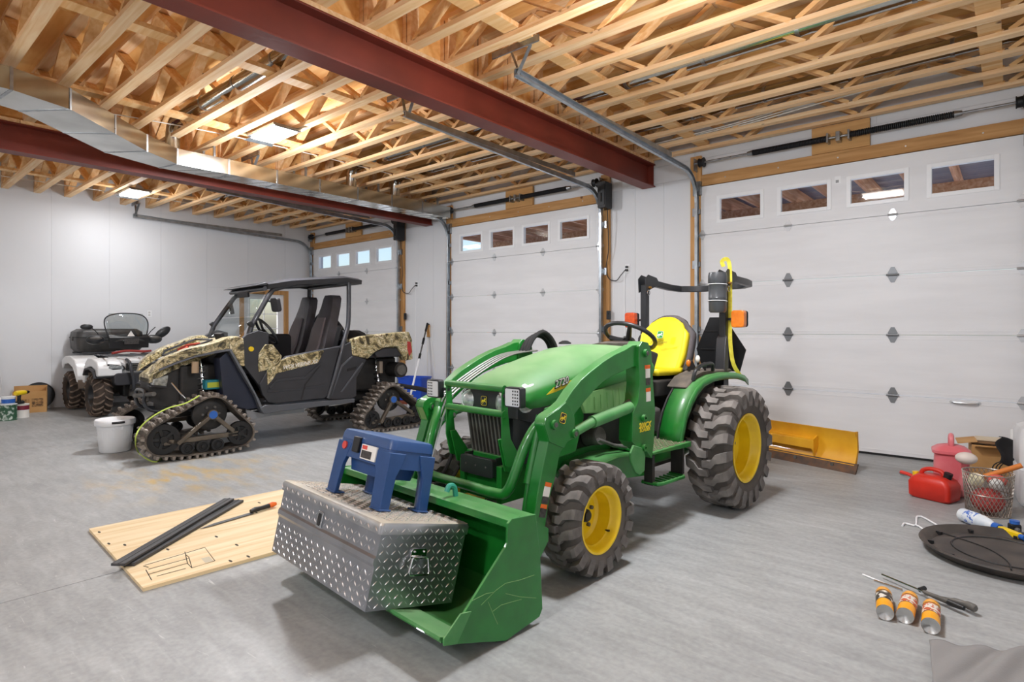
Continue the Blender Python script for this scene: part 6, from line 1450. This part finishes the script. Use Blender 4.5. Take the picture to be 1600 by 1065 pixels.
o = P('small_jar', M().lathe([(0, 0), (.035, 0), (.035, .08), (.03, .09), (.03, .11), (.036, .11), (.036, .13), (0, .13)], n=20), m_labelw); o.location = (.135, 6.66, .302); tag(o, 'small white jar standing beside the paper roll', 'jar')
cl = P('black_cloth', M().sheet(lambda u, v: (-.08+.34*u+.02*math.sin(9*v), -.02-.3*v+.02*math.sin(7*u), .36-.02*math.sin(6*u)-.02*u-.30*v*v*(.5+.5*u)+.012*math.sin(11*u+5*v)), 18, 14), mk('black_fabric', '161517', .9), None, 60, solid=.006); cl.location = (.0, 6.45, .03); tag(cl, 'black cloth draped over the front of the tan carton', 'cloth')
for k in range(3):
    pts = [V((-.02+.10*math.cos(a)*(1-.1*k)+.012*k, 6.335-.012*k, .13+.075*math.sin(a))) for a in [2*PI*i/24 for i in range(24)]]
    tag(P('wire_coil', M().tube(pts, .0045, 6, True), m_cord), 'black wire loop hung in front of the carton, %s one' % ('rear', 'middle', 'front')[k], 'wire', 'black wire loops by the carton')
# white container at the right edge
cn = thing('white_container', 'tall white plastic container cut by the right edge', 'container', (.25, 5.86, 0), (0, 0, .1))
P('shell', M().loft([[V((x, y, z)) for x, y in rrect(w, w*.9, .05, 5)] for w, z in ((.42, .003), (.45, .03), (.45, .27), (.435, .28), (.435, .29), (.45, .30), (.45, .52), (.42, .57), (.30, .60))]), mk('cloudy_white', 'dfe1e2', .4, col2='cfd1d2', scale=5), cn, 40)
P('bail_handle', M().tube(spline([(-.15, 0, .59), (-.1, 0, .64), (.1, 0, .64), (.15, 0, .59)], 5), .008, 6), m_black, cn); P('molded_band', M().bb(-.2, .05, -.209, -.203, .40, .46), m_white, cn, None, bevel=.003)
# wire basket with its contents
bc = on_z(1549, 806); br, bh = .145, .29
bk = thing('wire_basket', 'round wire mesh basket filled with toys and rags', 'basket', (bc.x-.02, bc.y+.06, 0))
m_wm = mk('galvanised_mesh', '9d958c', .4, .7); wm = M(); nD = 34
for k in range(nD):
    for s in (-1, 1):
        pts = []
        for i in range(9):
            t_ = i/8; a = 2*PI*k/nD+s*t_*1.1; rr = br*(.86+.14*t_); pts.append((rr*math.cos(a), rr*math.sin(a), .006+t_*bh))
        wm.tube(pts, .0024, 3)
tag(P('mesh_wall', wm, m_wm, bk, None), kind='stuff')
for z, r in ((.006, br*.86), (bh, br), (bh*.5, br*.93)): P('hoop', M().tube([V((r*math.cos(2*PI*k/32), r*math.sin(2*PI*k/32), z)) for k in range(32)], .004, 6, True), m_wm, bk)
P('basket_floor', M().lathe([(0, .004), (br*.85, .004), (br*.85, .008), (0, .008)], n=28), m_wm, bk)
def toy(name, dx, dy, z, r, col, lab, cat): 
    o = P(name, lump((0, 0, 0), r, int(dx*1000), 16, 10, .05), mk(name+'_'+col, col, .6)); o.location = (bk.location.x+dx, bk.location.y+dy, z); tag(o, lab, cat, 'things in the wire basket')
toy('rag', 0, -.01, .10, (.1, .1, .085), 'b5433f', 'red rag filling the bottom of the wire basket', 'rag')
toy('ball', -.065, -.045, .235, (.05, .05, .05), 'd8cfae', 'cream ball on top at the left of the basket', 'ball')
toy('rag', .05, .03, .235, (.06, .055, .042), 'c4584c', 'red rag on top in the wire basket', 'rag')
toy('ball', .045, -.065, .225, (.042, .042, .042), 'd7d6d2', 'white ball on top at the right of the basket', 'ball')
o = P('tool_handle', M().tube([(0, 0, 0), (.2, .06, .1)], .018, 10), mk('orange_handle', 'c9752c', .5)); o.location = (bk.location.x-.02, bk.location.y+.06, .245); tag(o, 'orange wooden handle sticking out of the wire basket', 'handle')
# spray bottle
a, b = on_z(1503, 803, .045), on_z(1556, 823, .045); d = (b-a); x = d.normalized(); m_ = Matrix((x, V((-x.y, x.x, 0)), V((0, 0, 1)))).transposed().to_4x4(); m_.translation = a
L_ = d.length; sp = thing('spray_bottle', 'white spray bottle with yellow trigger lying on the floor', 'spray bottle'); sp.matrix_world = m_
P('bottle', M().lathe([(0, 0), (.04, 0), (.044, .01), (.044, L_*.62), (.034, L_*.82), (.02, L_*.95), (.018, L_), (0, L_)], axis='x', n=24), mk('bottle_plastic', 'c7d4e2', .35, col2='e8edf0', scale=12), sp)
P('bottle_label', M().lathe([(.0445, L_*.18), (.0455, L_*.2), (.0455, L_*.5), (.0445, L_*.52)], axis='x', n=24, cap=False), mk('blue_print', '4a72c4', .5, col2='dfe6ee', scale=40, mix=(.45, .52)), sp)
P('blue_collar', M().cyl((L_*.96, 0, 0), (L_+.03, 0, 0), .027, n=18), m_blue, sp)
P('trigger_head', M().prism([(L_+.03, -.018), (L_+.09, -.03), (L_+.17, -.022), (L_+.17, .012), (L_+.03, .02)], -.018, .018, 'z'), m_yel, sp, None, bevel=.006); P('trigger', M().tube([(L_+.1, .01, 0), (L_+.085, .045, -.005), (L_+.06, .07, -.01)], .009, 8), m_yel, sp); P('nozzle', M().cyl((L_+.17, -.005, 0), (L_+.2, -.005, 0), .016, n=12), m_blue, sp)
# hanger
m_hw = m_white; h = [on_z(u, v, .008) for u, v in ((1410,821),(1413,817),(1420,818.5),(1431,820),(1432,808),(1436,806.5),(1445,809),(1480,829.5))]
hg = thing('coat_hanger', 'white plastic coat hanger on the concrete floor', 'hanger', (0, 0, 0)); P('hook', M().tube(spline(h, 3), .006, 8), m_white, hg)
h2 = [on_z(u, v, .008) for u, v in ((1431,820),(1436,822),(1447,829),(1462,832),(1480,829.5))]; P('lower_bar', M().tube(spline(h2, 3), .006, 8), m_white, hg)
# round black tray
ct_ = V((-.02, 4.335, 0)); tr = thing('black_tray', 'large round black plastic tray lying on the concrete floor', 'tray', ct_)
P('tray_shell', M().lathe([(.0, .035), (.27, .034), (.335, .028), (.35, .02), (.36, .03), (.385, .058), (.405, .062), (.41, .054), (.395, .042), (.365, .012), (.345, .004), (.0, .016)], n=64), mk('dark_tray', '35312f', .6, col2='4d4641', scale=6), tr)
P('tray_ridge', M().tube([V((0.25*math.cos(2*PI*k/56), 0.25*math.sin(2*PI*k/56), .036)) for k in range(56)], .005, 6, True), m_black, tr)
P('tray_ridge', M().tube(spline([(-.3, .15, .037), (-.1, .02, .037), (.0, -.15, .037), (.02, -.3, .037)], 6), .004, 6), m_black, tr)
for k in range(10): a_ = 2*PI*k/10+.2; P('rim_clip', M().box((.352*math.cos(a_), .352*math.sin(a_), .034), (.03, .018, .022), (0, 0, a_)), m_black, tr, None)
# three foam cans and the applicator
m_foam = mk('foam_can_yellow', 'e8a01e', .35, coat=.2); m_steel = mk('can_steel', 'c4c5c4', .25, .9)
m_flab = mk('can_print', 'd8d2c6', .4, col2='c0552a', scale=45, mix=(.48, .52)); m_flab2 = mk('can_print_dark', '3a332c', .4, col2='d8d2c6', scale=40, mix=(.5, .55))
for k, ((u0, v0), (u1, v1), mat_, lab) in enumerate((((1383, 957), (1380, 916), m_flab2, 'yellow foam can with dark label, leftmost of three'), ((1414, 962), (1424, 927), m_flab, 'yellow foam can lying tilted between the two others'), ((1454, 978), (1456, 938), m_flab, 'yellow foam can nearest the black applicator'))):
    a, b = on_z(u0, v0, .034), on_z(u1, v1, .034); x = (b-a).normalized(); m_ = Matrix((x, V((-x.y, x.x, 0)), V((0, 0, 1)))).transposed().to_4x4(); m_.translation = a
    t = thing('foam_can', lab, 'can', group='foam cans on the floor'); t.matrix_world = m_
    P('can_body', M().lathe([(.033, .004), (.034, .006), (.034, .215), (.030, .235), (.018, .25), (.014, .25)], axis='x', n=26, cap=False), m_foam, t)
    P('can_base', M().lathe([(.0, .012), (.012, .011), (.028, .002), (.0335, 0), (.0345, .003), (.034, .007)], axis='x', n=26, cap=False), m_steel, t)
    P('can_print', M().lathe([(.0342, .09), (.0347, .092), (.0347, .175), (.0342, .177)], axis='x', n=26, cap=False), mat_, t)
    P('valve', M().cyl((.25, 0, 0), (.275, 0, 0), .009, n=10), m_white if k else m_black, t)
    for z_ in (.085, .182): P('print_band', M().lathe([(.0343, z_), (.0346, z_), (.0346, z_+.005), (.0343, z_+.005)], axis='x', n=26, cap=False), m_black, t)
a, b = on_z(1378, 897, .02), on_z(1482, 940, .03)
gun = thing('foam_applicator', 'black foam applicator with long steel tube behind the cans', 'applicator')
P('barrel', M().cyl(a, b, .005, n=8), m_chrome, gun); d = (b-a).normalized(); sidev = V((-d.y, d.x, 0))
P('gun_body', M().tube([b-d*.12, b-d*.06, b], [.008, .011, .012], 10), m_grey, gun); P('adjuster', M().tube([b, b+d*.04, b+d*.07], [.014, .013, .010], 10), m_black, gun)
P('grip', M().tube(spline([b-d*.05, b-d*.0+sidev*.04, b+d*.05+sidev*.05, b+d*.09+sidev*.045], 4), [.009]*4+[.013]*4+[.018]*4+[.012], 10), m_grey, gun); P('can_adapter', M().cyl(b-d*.14, b-d*.14+sidev*.035+V((0, 0, .005)), .011, n=12), m_black, gun)
for (p0, p1, mt_, lab) in (((1348, 897), (1384, 912), m_white, 'thin white nozzle straw lying left of the foam cans'), ((1366, 906), (1410, 921), m_chrome, 'thin steel rod lying between the foam cans')):
    a, b = on_z(*p0, .005), on_z(*p1, .005); tag(P('nozzle_straw', M().cyl(a, b, .0045, n=8), mt_), lab, 'straw', 'straws by the foam cans')
# grey cloth in the near corner
q0 = on_z(1453, 1004); 
def cloth(u, v):
    pl_ = on_z(1452+6*v+(178-6*v)*u, 1005+22*math.sin(u*2.4)*.5+75*v+6*u, 0)
    z = .012+.02*abs(math.sin(5*u+3*v))*min(1, 4*v+.3)+.025*math.exp(-((u-.75)**2+(v-.35)**2)*18)+.008*math.sin(17*u+8*v)
    return (pl_.x, pl_.y, z)
cg = P('grey_cloth', M().sheet(cloth, 40, 24), mk('grey_canvas', '858382', .9, bump=.1, bscale=120), None, 70, solid=.006); tag(cg, 'crumpled grey cloth on the floor in the near right corner', 'cloth')
# odds and ends at the right edge
o = P('blue_trowel', M().prism([(0, -.03), (.1, -.045), (.2, -.03), (.22, .0), (.2, .03), (.1, .04), (0, .03)], 0, .012, 'z'), m_blue, None, bevel=.004); q = on_z(1572, 840); o.location = (q.x+.03, q.y+.03, .002); o.rotation_euler = (0, 0, .3); tag(o, 'blue plastic scraper on the floor by the black tray', 'scraper')
q = on_z(1582, 838); t = thing('hand_pump', 'black hand pump standing by the spray bottle', 'pump', (q.x+.01, q.y+.015, 0), (0, 0, .4)); P('pump_body', M().bb(-.03, .03, -.025, .025, .001, .08), m_black, t, bevel=.01); P('pump_cap', M().cyl((0, 0, .08), (0, 0, .10), .026, n=14), m_blue, t); P('pump_knob', M().ball((.0, -.035, .05), .016, 10, 8), m_grey, t)
q = on_z(1606, 846); o = P('cardboard_scrap', M().box((0, 0, .05), (.12, .2, .1)), m_card, None, bevel=.004); o.location = (q.x+.14, q.y+.16, .001); tag(o, 'small cardboard piece cut by the right edge near the tray', 'cardboard')
q = on_z(1412, 743); o = thing('clear_bottle', 'small clear bottle with grey stem lying behind the fuel can', 'bottle', (q.x, q.y, .022), (0, 0, -.55)); P('bottle', M().lathe([(0, -.03), (.02, -.025), (.022, 0), (.012, .05), (0, .055)], axis='x', n=16), glass('bottle_clear', 'e6eeee', .15, .9), o); P('stem', M().cyl((.05, 0, -.008), (.24, 0, -.014), .007, n=8), m_grey, o)
